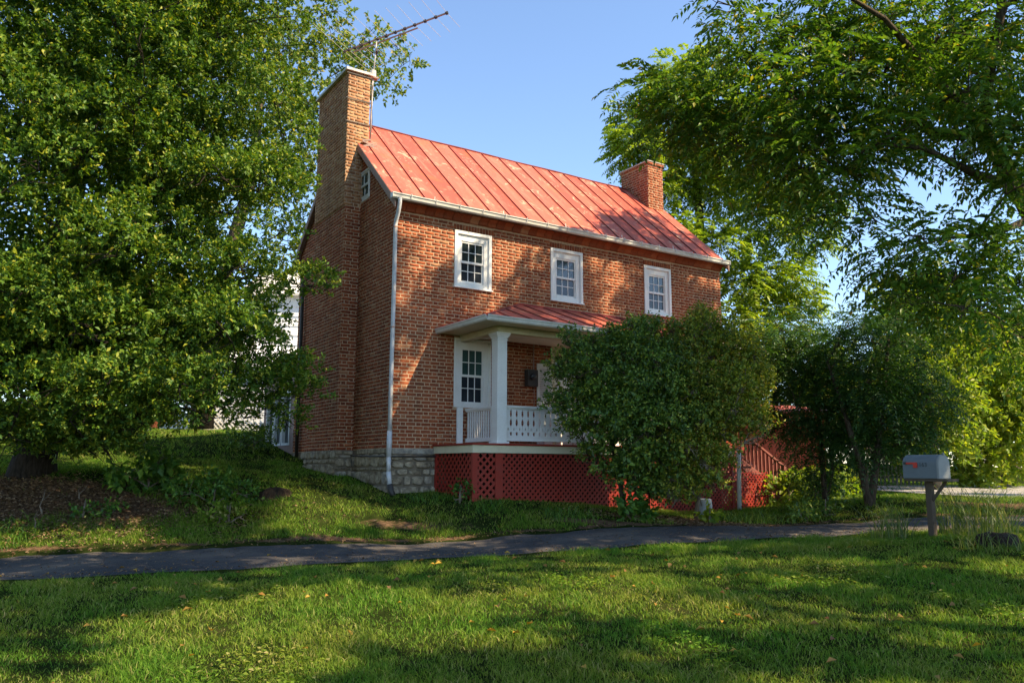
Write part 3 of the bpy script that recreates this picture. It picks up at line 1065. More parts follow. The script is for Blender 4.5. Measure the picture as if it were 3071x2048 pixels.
# --- windows
def window(T, o, inner, upper_mat, lower_mat, sill=True, trim=.075, label=None, rows=2, colsn=3, sh=0.0):
    """o = masonry opening, inner = glazed area (u0,u1,z0,z1)"""
    u0, u1, z0, z1 = o
    a, b, c, d = inner
    mb = MB()
    # outer brickmould
    mb.box(u0 + .003, u0 + trim, -.10, .022, z0 + .003, z1 - .003, T)
    mb.box(u1 - trim, u1 - .003, -.10, .022, z0 + .003, z1 - .003, T)
    mb.box(u0 + trim, u1 - trim, -.10, .022, z1 - trim, z1 - .003, T)
    # flat casing set back inside it
    mb.box(u0 + trim, a - .03, -.10, -.015, z0 + .003, z1 - trim, T)
    mb.box(b + .03, u1 - trim, -.10, -.015, z0 + .003, z1 - trim, T)
    mb.box(a - .03, b + .03, -.10, -.015, d + .03, z1 - trim, T)
    mb.box(a - .03, b + .03, -.10, -.015, z0 + .003, c - .03, T)
    win = mb.build('window', MAT['white'], house, bevel=.004, label=label)
    if sill:
        mb = MB()
        mb.box(u0 - .012, u1 + .012, -.02, .05, z0 - .035, z0 + .002, T)
        mb.build('sill', MAT['white'], win, bevel=.004)
    zm = c + (d - c) * .52
    for (lo, hi, dp, mm, nm) in ((zm - .012, d, -.045 + sh, upper_mat, 'upper_sash'), (c, zm + .012, -.068 + sh, lower_mat, 'lower_sash')):
        mb = MB()
        fr = .030
        mb.box(a - .03, a, dp - .02, dp + .012, lo - .02, hi + .03, T)
        mb.box(b, b + .03, dp - .02, dp + .012, lo - .02, hi + .03, T)
        mb.box(a, b, dp - .02, dp + .012, hi - .008, hi + .03, T)
        mb.box(a, b, dp - .02, dp + .014, lo - .03, lo + .018, T)
        # muntins
        lo2, hi2 = lo + .018, hi - .008
        for k in range(1, colsn):
            u = a + (b - a) * k / colsn
            mb.box(u - .008, u + .008, dp - .012, dp + .004, lo2, hi2, T)
        us = [a + (b - a) * k / colsn for k in range(colsn + 1)]
        zs = [lo2 + (hi2 - lo2) * k / rows for k in range(rows + 1)]
        for z in zs[1:-1]:
            for ua, ub in zip(us[:-1], us[1:]):
                mb.box(ua + .008, ub - .008, dp - .012, dp + .004, z - .008, z + .008, T)
        mb.build(nm, MAT['white'], win)
        for i in range(colsn):
            for j in range(rows):
                p = MB()
                q = random.uniform(-.0015, .0015)
                ua, ub, za, zb = us[i], us[i + 1], zs[j], zs[j + 1]
                p.hexa([T(ua, dp - .012, za), T(ub, dp - .012, za), T(ub, dp - .012, zb), T(ua, dp - .012, zb), T(ua, dp - .008 + q, za), T(ub, dp - .008, za), T(ub, dp - .008 - q, zb), T(ua, dp - .008 + q, zb)])
                p.build('pane', mm, win)
    return win


names_w = ['upper window nearest the tall chimney', 'middle upper window', 'upper window at the far end']
for o, nm in zip(WINS, names_w):
    window(FRONT, o, (o[0] + .205, o[1] - .215, o[2] + .13, o[3] - .245), MAT['glass'], MAT['screen'], label=nm)
window(FRONT, LOWS[0], (1.63, 2.11, .96, 2.07), MAT['blind'], MAT['screen'], sill=False, trim=.05, label='porch window with green blind')
window(FRONT, LOWS[1], (6.77, 7.25, .96, 2.07), MAT['blind'], MAT['screen'], sill=False, trim=.05)
window(SIDE, GWIN, (GWIN[0] + .10, GWIN[1] - .09, GWIN[2] + .10, GWIN[3] - .09), MAT['blind'], MAT['blind'], sill=False, trim=.05, sh=.045, label='small attic window in the gable', colsn=2, rows=1)

# --- front door with transom
mb = MB()
u0, u1, z0, z1 = DOOR
mb.box(u0, u0 + .09, -.10, .03, z0, z1 - .002, FRONT)
mb.box(u1 - .09, u1, -.10, .03, z0, z1 - .002, FRONT)
mb.box(u0 + .09, u1 - .09, -.10, .03, z1 - .2, z1 - .002, FRONT)
mb.box(u0 + .09, u1 - .09, -.10, .02, 1.76, 1.84, FRONT)
for u in (u0 + .405, u0 + .735):
    mb.box(u, u + .035, -.09, .01, 1.84, 2.13, FRONT)
door = mb.build('door_frame', MAT['cream'], house, bevel=.005)
for k in range(3):
    p = MB()
    ua = u0 + .09 + .33 * k
    p.box(ua, ua + .33, -.085, -.075, 1.84, 2.13, FRONT)
    p.build('transom_pane', MAT['glass'], door)
mb = MB()
mb.box(u0 + .09, u1 - .09, -.11, -.06, z0, 1.76, FRONT)
dl = mb.build('door', MAT['white'], house)
for (a, b, c, d) in ((.16, .52, .2, .75), (.60, .96, .2, .75), (.16, .52, .9, 1.6), (.60, .96, .9, 1.6)):
    mb = MB()
    mb.box(u0 + a + .04, u0 + b + .03, -.06, -.045, z0 + c, z0 + d, FRONT)
    mb.build('door_panel', MAT['white'], dl, bevel=.008)
mb = MB()
mb.tube([(u1 - .17, -.0 + .02, .95), (u1 - .17, -.03, .95)], .03, 10)
mb.build('knob', MAT['darkmetal'], dl, smooth=True)

# --- louvred shutter and meter box on the porch wall
mb = MB()
for (a, b, c, d) in ((3.495, 3.555, .12, 1.90), (3.835, 3.893, .12, 1.90), (3.555, 3.835, 1.80, 1.90), (3.555, 3.835, .12, .24), (3.555, 3.835, .93, 1.02)):
    mb.box(a, b, .012, .045, c, d, FRONT)
sh = mb.build('shutter', MAT['white'], house, bevel=.003)
for k in range(38):
    z = .26 + k * .041
    if .9 < z < 1.03 or z > 1.78:
        continue
    mb = MB()
    mb.hexa([FRONT(3.555, .014, z + .03), FRONT(3.835, .014, z + .03), FRONT(3.835, .036, z), FRONT(3.555, .036, z), FRONT(3.555, .020, z + .036), FRONT(3.835, .020, z + .036), FRONT(3.835, .042, z + .006), FRONT(3.555, .042, z + .006)])
    mb.build('slat', MAT['white'], sh)
meter = empty('meter_box', (3.31, -.06, 1.36), 'black electric meter box on the porch brick beside the shutter', 'meter box')
mb = MB()
mb.box(3.17, 3.44, .010, .15, 1.37, 1.74, FRONT)
mb.build('box', MAT['darkmetal'], meter, bevel=.012)
mb = MB()
mb.tube([(3.29, -.15, 1.58), (3.29, -.205, 1.58), (3.29, -.235, 1.58)], [.075, .075, .05], 14)
mb.build('meter_glass', MAT['screen'], meter, smooth=True)
mb = MB()
mb.tube([(3.40, -.03, 1.74), (3.40, -.03, 2.36)], .016, 8)
mb.tube([(3.42, -.02, 1.37), (3.42, -.02, 1.0), (3.36, -.02, .7)], .008, 6)
mb.build('conduit', MAT['rake'], meter)

# ------------------------------------------------------------------ the porch (parts of the house)
PX0, PX1, PYF = .96, 7.98, -1.57
mb = MB()
mb.box(PX0 - .03, PX1 + .03, PYF - .03, -.012, .040, .075)
mb.build('porch_floor', MAT['redpaint'], house, bevel=.006)
mb = MB()
mb.box(PX0, PX1, PYF, PYF + .04, -.105, .038)
mb.box(PX0, PX0 + .04, PYF + .04, -.012, -.105, .038)
mb.box(PX1 - .04, PX1, PYF + .04, -.012, -.105, .038)
mb.build('porch_fascia', MAT['cream'], house, bevel=.004)
RX0, RX1, RYF, RZE, RZT = 1.02, 7.92, -1.95, 2.425, 3.17
hx = RZT - RZE
pr = MB()
pr.box(RX0, RX1, RYF, -.012, RZE - .022, RZE - .008)
prf = pr.build('porch_roof', MAT['seam'], house)
wallx0, wallx1 = 3.03, 5.91
divs = [RX0 + (RX1 - RX0) * k / 13 for k in range(14)]


def ptop(x):
    """y of the front slope's upper limit at x (hip lines)"""
    if x < wallx0:
        return RYF + (0 - RYF) * (x - RX0) / (wallx0 - RX0)
    if x > wallx1:
        return RYF + (0 - RYF) * (RX1 - x) / (RX1 - wallx1)
    return -.012


pz = lambda y: RZE + (RZT - RZE) * (y - RYF) / (0 - RYF)
allx = sorted(set(divs + [wallx0, wallx1]))
for a, b in zip(allx[:-1], allx[1:]):
    ya, yb = ptop(a), ptop(b)
    mb = MB()
    if ya <= RYF + .001:
        mb.poly([(a, RYF, RZE), (b, RYF, RZE), (b, yb, pz(yb))])
    elif yb <= RYF + .001:
        mb.poly([(a, RYF, RZE), (b, RYF, RZE), (a, ya, pz(ya))])
    else:
        mb.poly([(a, RYF, RZE), (b, RYF, RZE), (b, yb, pz(yb)), (a, ya, pz(ya))])
    o = mb.build('panel', MAT['roof'], prf)
    s = o.modifiers.new('thickness', 'SOLIDIFY')
    s.thickness = .012
    if a > RX0 + .05 and a in divs:
        mb = MB()
        mb.bar((a, RYF, RZE + .01), (a, ya, pz(ya) + .01), .014, .03)
        mb.build('seam', MAT['seam'], prf)
for (ex, wx) in ((RX0, wallx0), (RX1, wallx1)):
    yy = [RYF + (0 - .012 - RYF) * k / 4 for k in range(5)]
    for a, b in zip(yy[:-1], yy[1:]):
        ta, tb = (a - RYF) / -RYF, (b - RYF) / -RYF
        xa, xb = ex + (wx - ex) * ta, ex + (wx - ex) * tb
        mb = MB()
        pts = [(ex, a, RZE), (ex, b, RZE), (xb, b, pz(b)), (xa, a, pz(a))]
        mb.poly(pts if ta > .001 else [pts[0], pts[1], pts[2]])
        o = mb.build('panel', MAT['roof'], prf)
        s = o.modifiers.new('thickness', 'SOLIDIFY')
        s.thickness = .012
    mb = MB()
    mb.bar((ex, RYF, RZE + .012), (wx, -.012, RZT + .012), .03, .025)
    mb.build('hip_seam', MAT['seam'], prf)
mb = MB()
mb.bar((wallx0, -.02, RZT + .01), (wallx1, -.02, RZT + .01), .03, .05)
mb.bar((RX0 - .02, -.02, RZE + .02), (wallx0, -.02, RZT + .01), .03, .05)
mb.build('flashing', MAT['redpaint'], prf)
gutter_run('gutter', (RX0 - .03, RYF + .03, RZE + .005), (RX1 + .03, RYF + .03, RZE + .005), (0, -1, 0), MAT['gutter'], .95)
gutter_run('gutter', (RX0 + .03, -.02, RZE + .005), (RX0 + .03, RYF - .06, RZE + .005), (-1, 0, 0), MAT['gutter'], .95)
mb = MB()
mb.box(RX0 + .04, RX1 - .04, RYF + .04, -.012, RZE - .075, RZE - .023)          # boxed soffit
mb.build('soffit', MAT['cream'], prf)
mb = MB()
BX0, BX1, BY = 1.56, 7.38, -1.46
mb.box(BX0, BX1, BY, BY + .17, 2.225, 2.345)
mb.box(BX0, BX0 + .17, BY + .17, -.012, 2.225, 2.345)
mb.box(BX1 - .17, BX1, BY + .17, -.012, 2.225, 2.345)
mb.box(BX0 - .03, BX1 + .03, BY - .03, BY - .002, 2.30, 2.345)
mb.box(BX0 - .03, BX0 - .002, BY - .002, -.012, 2.30, 2.345)
mb.build('entablature', MAT['cream'], prf, bevel=.004)
for k in range(10):
    mb = MB()
    y = BY + .18 + k * .125
    mb.box(BX0 + .175, BX1 - .175, y, y + .118, 2.318, 2.340)
    mb.build('ceiling_board', MAT['white'], prf)


def column(x, y, base=.075, top=2.224):
    mb = MB()
    h = .11
    mb.box(x - h, x + h, y - h, y + h, base + .04, top - .13)
    c = mb.build('porch_column', MAT['white'], house, bevel=.006)
    mb = MB()
    mb.box(x - h - .035, x + h + .035, y - h - .035, y + h + .035, base, base + .042)
    mb.build('base', MAT['white'], c, bevel=.008)
    mb = MB()
    for k, (e, a, b) in enumerate(((.012, .15, .13), (.0, .13, .10), (.018, .10, .07), (.035, .07, .035), (.05, .035, 0))):
        mb.box(x - h - e, x + h + e, y - h - e, y + h + e, top - a, top - b - .001)
    mb.build('capital', MAT['white'], c, bevel=.004)
    return c


column(1.67, -1.35)
column(4.47, -1.35)
column(7.27, -1.35)
mb = MB()
mb.box(1.47, 1.60, .024, .075, .078, .84, FRONT)
mb.build('half_post', MAT['white'], house, bevel=.004)


# sawn balusters
def half_w(z):
    """half width of a baluster board at height z in 0..1, neighbours leave the cut-outs between them"""
    def spade(c, r, p):
        d = abs(z - c) / r
        return p * math.sqrt(max(0, 1 - d * d)) if d < 1 else 0
    cut = max(spade(.875, .055, .026), spade(.80, .075, .40 * .067), spade(.945, .03, .010))
    if .42 < z < .70:
        t = (z - .42) / .28
        cut = max(cut, .030 * math.sin(math.pi * min(1, t) ** .75))
    if .30 < z <= .42:
        cut = max(cut, .004)
    if .12 < z < .235:
        t = (z - .12) / .115
        cut = max(cut, .030 * (t ** .4) * (1 if t < .9 else .6))
    return .067 - cut


def hole_w(z):
    t = (z - .285) / .115
    if t <= 0 or t >= 1:
        return 0.0
    return .013 * math.sin(math.pi * t ** .6)


zs_ = np.linspace(0, 1, 61)
bal = MB()
for sgn in (-1, 1):
    k0 = len(bal.v)
    for z in zs_:
        hw, ho = half_w(z), hole_w(z)
        for n in (0, .022):
            bal.v.append((sgn * ho, n, z * .60))
            bal.v.append((sgn * hw, n, z * .60))
    for i in range(len(zs_) - 1):
        q = k0 + 4 * i
        for (a, b) in ((0, 1), (1, 3), (3, 2), (2, 0)):
            bal.f.append((q + a, q + b, q + 4 + b, q + 4 + a))
sbm = bpy.data.meshes.new('baluster')
sbm.from_pydata(bal.v, [], bal.f)
sbm.materials.append(MAT['white'])


def rail_front(x0, x1):
    mb = MB()
    mb.box(x0, x1, -1.43, -1.33, .775, .815)
    mb.box(x0, x1, -1.41, -1.35, .752, .775)
    mb.box(x0, x1, -1.405, -1.355, .13, .165)
    r = mb.build('porch_railing', MAT['white'], house, bevel=.004)
    n = int(round((x1 - x0) / .134))
    for k in range(n):
        child('baluster', sbm, (x0 + (k + .5) * (x1 - x0) / n, -1.394, .16), r, scale=((x1 - x0) / n / .134, 1, 1))
    return r


rail_front(1.782, 4.358)
rail_front(4.582, 7.158)
for (xs) in (1.69,):
    mb = MB()
    mb.box(xs - .05, xs + .05, -1.238, -.075, .775, .815)
    mb.box(xs - .03, xs + .03, -1.238, -.075, .748, .775)
    mb.box(xs - .03, xs + .03, -1.238, -.075, .13, .21)
    sr = mb.build('side_railing', MAT['white'], house, bevel=.004)
    for k in range(13):
        mb = MB()
        y = -1.21 + k * .0875
        mb.box(xs - .007, xs + .007, y, y + .046, .21, .748)
        mb.build('baluster', MAT['white'], sr)


# lattice skirt
def lattice(name, T, u0, u1, n0, z1, zbot, pitch, wd, label, edge=.07):
    mb = MB()
    mb.box(u0, u0 + edge, n0 - .02, n0 + .008, min(zbot(u0), zbot(u0 + edge)), z1, T)
    mb.box(u1 - edge, u1, n0 - .02, n0 + .008, min(zbot(u1), zbot(u1 - edge)), z1, T)
    pan = mb.build(name, MAT['redpaint'], house, label=label)
    for sgn, dn in ((1, 0.0), (-1, -.009)):
        zb = min(zbot(u0), zbot(u1))
        H = z1 - zb
        s = u0 - H
        while s < u1 + H:
            # centre line u = s + sgn*(z - zb)
            pts = []
            if sgn > 0:
                za, zt = max(zb, zb + (u0 + .02 - s)), min(z1, zb + (u1 - .02 - s))
                ua, ut = s + (za - zb), s + (zt - zb)
            else:
                za, zt = max(zb, zb + (s - u1 + .02)), min(z1, zb + (s - u0 - .02))
                ua, ut = s - (za - zb), s - (zt - zb)
            if zt - za > .04:
                za2 = za
                h = wd / 2 * .7071
                m = MB()
                sl = h * sgn
                c = [(ua - sl, za2 + h), (ua + sl, za2 - h), (ut + sl, zt - h), (ut - sl, zt + h)]
                m.hexa([T(c[0][0], n0 - .012 + dn, c[0][1]), T(c[1][0], n0 - .012 + dn, c[1][1]), T(c[2][0], n0 - .012 + dn, min(c[2][1], z1)), T(c[3][0], n0 - .012 + dn, min(c[3][1], z1)),
                        T(c[0][0], n0 - .004 + dn, c[0][1]), T(c[1][0], n0 - .004 + dn, c[1][1]), T(c[2][0], n0 - .004 + dn, min(c[2][1], z1)), T(c[3][0], n0 - .004 + dn, min(c[3][1], z1))])
                m.build('slat', MAT['redpaint'], pan)
            s += pitch
    return pan


gzf = lambda u: gz(u, PYF) - .05
lattice('lattice_panel', lambda u, n, z: (u, PYF + .03 - n, z), PX0 + .01, PX0 + .62, 0, -.108, gzf, .15, .050, 'open red lattice at the porch corner', .11)
lattice('lattice_panel', lambda u, n, z: (u, PYF + .03 - n, z), PX0 + .62, PX0 + 3.7, 0, -.108, gzf, .122, .046, 'close red lattice along the porch front', .05)
lattice('lattice_panel', lambda u, n, z: (u, PYF + .03 - n, z), PX0 + 3.7, PX1 - .02, 0, -.108, gzf, .115, .040, None, .06)
lattice('lattice_panel', lambda u, n, z: (PX0 + .03 - n, -u, z), .03, -PYF - .045, 0, -.108, lambda u: gz(PX0, -u) - .05, .15, .050, 'red lattice on the porch side', .07)
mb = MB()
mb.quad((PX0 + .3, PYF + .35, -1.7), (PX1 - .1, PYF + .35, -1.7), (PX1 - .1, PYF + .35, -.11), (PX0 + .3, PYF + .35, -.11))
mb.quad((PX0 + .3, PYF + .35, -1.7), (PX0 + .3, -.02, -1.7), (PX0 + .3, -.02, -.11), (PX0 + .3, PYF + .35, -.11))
mb.build('crawl_space_shade_sheet', MAT['dark'], house)  # added near-black sheets that stand in for the shade behind the lattice

# stairs at the far end of the porch
mb = MB()
for y in (-1.46, -.55):
    mb.hexa([(7.99, y, -.12), (7.99, y + .05, -.12), (9.95, y + .05, -1.40), (9.95, y, -1.40), (7.99, y, .06), (7.99, y + .05, .06), (9.95, y + .05, -1.13), (9.95, y, -1.13)])
stair = mb.build('porch_stair', MAT['stairwood'], house)
for k in range(6):
    x = 8.06 + k * .30
    z = -.11 - k * .185
    mb = MB()
    mb.box(x, x + .33, -1.50, -.46, z - .035, z)
    mb.build('tread', MAT['stairwood'], stair, bevel=.004)
for y in (-1.44, -.52):
    mb = MB()
    mb.bar((7.98, y, .70), (9.90, y, -.34), .07, .05)
    mb.bar((7.98, y, .03), (9.90, y, -1.00), .045, .05)
    mb.box(9.84, 9.93, y - .045, y + .045, -1.35, -.30)
    hr = mb.build('handrail', MAT['stairwood'], stair, bevel=.004)
    for k in range(13):
        x = 8.12 + k * .135
        zt = .70 - (x - 7.98) * .5417
        zb_ = .03 - (x - 7.98) * .5365
        mb = MB()
        mb.box(x - .017, x + .017, y - .017, y + .017, zb_, zt - .02)
        mb.build('baluster', MAT['stairwood'], stair)
lattice('lattice_panel', lambda u, n, z: (u, -1.50 - n, z), 8.0, 9.2, 0, -.45, lambda u: gz(u, -1.5) - .05, .115, .036, None, .03)

# ------------------------------------------------------------------ rear wing at the back left
mb = MB()
WX = lambda u, n, z: (0.02 - n, u, z)
RW = [(6.15, 6.78, .18, 1.60), (6.85, 7.48, .18, 1.60), (7.55, 8.18, .18, 1.60)]
wall_cells(mb, HW + .05, 8.5, -.6, 2.15, RW, WX)
mb.box(.15, 4.5, HW + .05, 8.5, -.6, 2.15)
wing = mb.build('rear_wing', MAT['rake'], house, label='low brown rear wing with three tall windows')
for (a, b, c, d) in RW:
    mb = MB()
    for q in ((a, a + .05, c, d), (b - .05, b, c, d), (a + .05, b - .05, d - .05, d), (a + .05, b - .05, c, c + .06)):
        mb.box(q[0], q[1], -.08, .02, q[2], q[3], WX)
    mb.build('window_frame', MAT['white'], wing)
    mb = MB()
    mb.box(a + .05, b - .05, -.075, -.065, c + .06, d - .05, WX)
    mb.build('pane', MAT['glass'], wing)
mb = MB()
mb.hexa([(-.3, HW + .05, 2.45), (4.6, HW + .05, 2.45), (4.6, 8.75, 2.12), (-.3, 8.75, 2.12), (-.3, HW + .05, 2.52), (4.6, HW + .05, 2.52), (4.6, 8.75, 2.19), (-.3, 8.75, 2.19)])
mb.build('wing_roof', MAT['rake'], wing)

# ------------------------------------------------------------------ TV antenna strapped to the tall chimney
ant = empty('tv_antenna', (.26, 2.05, 7.2), 'long rusty television antenna on a mast strapped to the tall chimney', 'antenna')
mb = MB()
mb.tube([(.26, 2.05, 7.02), (.285, 2.05, 8.62)], .021, 8)
mb.tube([(.285, 2.05, 8.62), (.36, 2.05, 9.62)], .016, 8)
mb.build('mast', MAT['alu'], ant, smooth=True)
A0, A1 = Vector((-.62, 2.06, 8.74)), Vector((2.30, 2.02, 10.72))
A0, A1 = Vector(tuple(pv(783, 137, 16.9))), Vector(tuple(pv(1036, 43, 15.9)))
mast_top = Vector((.36, 2.05, 9.60))
dlt = mast_top - (A0 + (A1 - A0) * .33)
A0, A1 = A0 + dlt, A1 + dlt
ax = (A1 - A0).normalized()
mb = MB()
mb.bar(A0, A1, .03, .03)
mb.bar(A0 + Vector((0, 0, -.10)) + ax * .25, A0 + ax * 2.0 + Vector((0, 0, -.10)), .025, .025)
mb.build('boom', MAT['rake'], ant)
cross = ax.cross(Vector((0, 0, 1))).normalized()
for k in range(13):
    t = k / 12
    ln = 1.25 - .55 * t
    c = A0 + (A1 - A0) * (t ** 1.25)
    mb = MB()
    mb.tube([c - cross * ln + Vector((0, 0, .03)), c, c + cross * ln + Vector((0, 0, .03))], .0042, 5)
    mb.build('element', MAT['alu'], ant)
    mb = MB()
    mb.bar(c - ax * .03, c + ax * .03, .05, .06)
    mb.build('bracket', MAT['darkmetal'], ant)
mb = MB()
mb.tube([(.285, 2.05, 8.62), (.287, 2.05, 8.78)], [.075, .07], 10)
rot = mb.build('rotor', MAT['cap'], ant, smooth=False)
mb = MB()
mb.box(.20, .40, 1.98, 2.12, 8.585, 8.62)
mb.build('rotor_plate', MAT['rake'], ant)
for z in (8.45, 7.85, 7.3):
    mb = MB()
    mb.bar((.13, 2.05, z), (.29, 2.05, z), .02, .02)
    mb.bar((-.44, CH0 - .022, z + .0), (.145, CH0 - .022, z), .008, .02)
    mb.bar((.148, CH0 - .02, z), (.148, 2.3, z), .008, .02)
    mb.build('strap', MAT['darkmetal'], ant)
mb = MB()
mb.tube([(.30, 2.05, 8.6), (.24, 1.98, 8.0), (.20, 1.80, 7.4), (.15, 1.78, 6.9)], .006, 5)
mb.build('lead_wire', MAT['darkmetal'], ant)
mb = MB()
mb.bar((.33, 1.98, 9.30), (.37, 2.12, 9.26), .05, .10)
mb.build('amplifier', MAT['darkmetal'], ant)

# ------------------------------------------------------------------ vegetation tools
def unit(a):
    return a / (np.linalg.norm(a, axis=-1, keepdims=True) + 1e-9)


def sph(n):
    return unit(rng.normal(0, 1, (n, 3)))


def leaf_quads(P, D, N, L, W, fold=0.25):
    """leaf = two triangles along the midrib; P base, D along, N face normal"""
    S = unit(np.cross(D, N))
    N2 = np.cross(S, D)
    mid = P + D * (L * .45)[:, None]
    up = N2 * (W * fold)[:, None]
    a = P
    b = mid + S * (W * .5)[:, None] + up
    c = P + D * L[:, None] - N2 * (L * .12)[:, None]
    d = mid - S * (W * .5)[:, None] + up
    V = np.stack([a, b, c, d], 1).reshape(-1, 3)
    k = np.arange(len(P))[:, None] * 4
    Fc = np.concatenate([k + np.array([[0, 1, 2]]), k + np.array([[0, 2, 3]])], 1).reshape(-1, 3)
    return V, Fc


def twigs_simple(C, Dr, per, L, W, tw, droop=0.0):
    """leaves along short twigs starting at C in direction Dr"""
    n = len(C)
    u = rng.uniform(.05, 1, (n, per))
    base = C[:, None] + Dr[:, None] * (u * tw)[..., None]
    base = base + rng.normal(0, .018, base.shape)
    d = unit(Dr[:, None] * .55 + rng.normal(0, .62, base.shape) + np.array([0, 0, -droop]))
    nrm = unit(rng.normal(0, .55, base.shape) + np.array([0, 0, .7]) + Dr[:, None] * .8)
    sz = rng.uniform(.7, 1.2, n * per)
    return leaf_quads(base.reshape(-1, 3), d.reshape(-1, 3), nrm.reshape(-1, 3), L * sz, W * sz)


def fronds(C, Dr, pairs, length, L, W, droop=.5):
    """pinnate leaves: leaflets in pairs along a drooping rachis"""
    n = len(C)
    sc = rng.uniform(.7, 1.15, n)
    side = unit(np.cross(Dr, np.array([0, 0, 1.0]) + rng.normal(0, .25, (n, 3))))
    upv = unit(np.cross(side, Dr))
    Ps, Ds, Ns, Ls, Ws = [], [], [], [], []
    for i in range(pairs):
        t = .18 + .80 * i / (pairs - 1)
        p = C + Dr * (length * t * sc)[:, None] - np.array([0, 0, 1.0]) * (length * droop * t * t * sc)[:, None]
        along = unit(Dr - np.array([0, 0, 2 * droop * t]))
        taper = 1.0 - .45 * abs(t - .5) * 1.4
        for sg in (-1, 1):
            d = unit(side * sg + along * .45 - upv * .12 + rng.normal(0, .14, (n, 3)))
            Ps.append(p)
            Ds.append(d)
            Ns.append(unit(upv + rng.normal(0, .22, (n, 3))))
            Ls.append(L * taper * sc)
            Ws.append(W * taper * sc)
    tip = C + Dr * (length * sc)[:, None] - np.array([0, 0, 1.0]) * (length * droop * sc)[:, None]
    Ps.append(tip)
    Ds.append(unit(Dr - np.array([0, 0, 2 * droop])))
    Ns.append(upv)
    Ls.append(L * sc)
    Ws.append(W * sc)
    st = lambda a: np.stack(a, 1).reshape((-1,) + a[0].shape[1:])
    return leaf_quads(st(Ps), st(Ds), st(Ns), st(Ls), st(Ws), .12)


def lobe_points(c, r, n, shell=.45, dome=False):
    d = sph(n)
    if dome:
        d[:, 2] = np.where(d[:, 2] < -.15, -d[:, 2], d[:, 2])
    rad = (shell + (1 - shell) * rng.uniform(0, 1, n) ** .6)
    # ragged edge
    rag = 1 + .28 * np.sin(d[:, 0] * 5 + c[0] * 3) * np.cos(d[:, 1] * 4 + c[1] * 2) + rng.normal(0, .10, n)
    p = np.asarray(c) + d * (np.asarray(r) * (rad * rag)[:, None])
    return p, d


def clear_sky(a, c):
    for t in np.linspace(.1, 1, 8):
        v = a * (1 - t) + c * t - CAM
        d = v @ _fw
        if d > .5:
            x, y = v @ _r2 / d * FPX + 1535, 1024 - v @ _u2 / d * FPX
            if d < 20 and 980 < x < 2150 and -40 < y < 600:
                return True
    return False


def limbs(mb, trunk, lobes, rmax=.09, twigs=5, twl=.8):
    nodes = []
    for (p, r) in trunk:
        nodes.append((np.asarray(p, float), r))
    dense = []
    for (p, r), (q, s) in zip(trunk[:-1], trunk[1:]):
        for t in np.linspace(0, 1, 6)[:-1]:
            dense.append((np.asarray(p) * (1 - t) + np.asarray(q) * t, r * (1 - t) + s * t))
    nodes = dense + [nodes[-1]]
    base = np.asarray(trunk[0][0])
    for c, r in sorted(lobes, key=lambda l: np.linalg.norm((np.asarray(l[0]) - nodes[len(nodes) // 2][0]))):
        c = np.asarray(c, float)
        best = min(nodes, key=lambda nd: np.linalg.norm(nd[0] - c) + max(0, nd[0][2] - c[2] + .2) * 1.2 + (3 if nd[0][2] < base[2] + .8 else 0))
        a, ra = best
        if c[2] > 6 and clear_sky(a, c):
            continue
        ln = np.linalg.norm(c - a)
        r0 = min(ra * .75, .018 + .016 * ln, rmax)
        pts, rs = [], []
        sag = np.array([rng.normal(0, .06), rng.normal(0, .06), .10]) * ln
        for t in np.linspace(0, 1, 6):
            p = a * (1 - t) + c * t + sag * math.sin(math.pi * t) + (rng.normal(0, .03, 3) * ln * .4 if 0 < t < 1 else 0)
            pts.append(p)
            rs.append(r0 * (1 - t) + .010 * t)
            if t > .2:
                nodes.append((p, rs[-1]))
        mb.tube(pts, rs, 6, cap=False)
        rr = float(np.max(r))
        for k in range(twigs):
            d = unit(rng.normal(0, 1, 3) + np.array([0, 0, .3]))
            s = pts[random.randint(3, 5)]
            e = c + d * rr * twl
            m = (s + e) / 2 + rng.normal(0, .05, 3)
            mb.tube([s, m, e], [.012, .008, .003], 4, cap=False)


def join_vf(lst):
    V, Fc, k = [], [], 0
    for v, f in lst:
        V.append(v)
        Fc.append(f + k)
        k += len(v)
    return np.concatenate(V), np.concatenate(Fc)


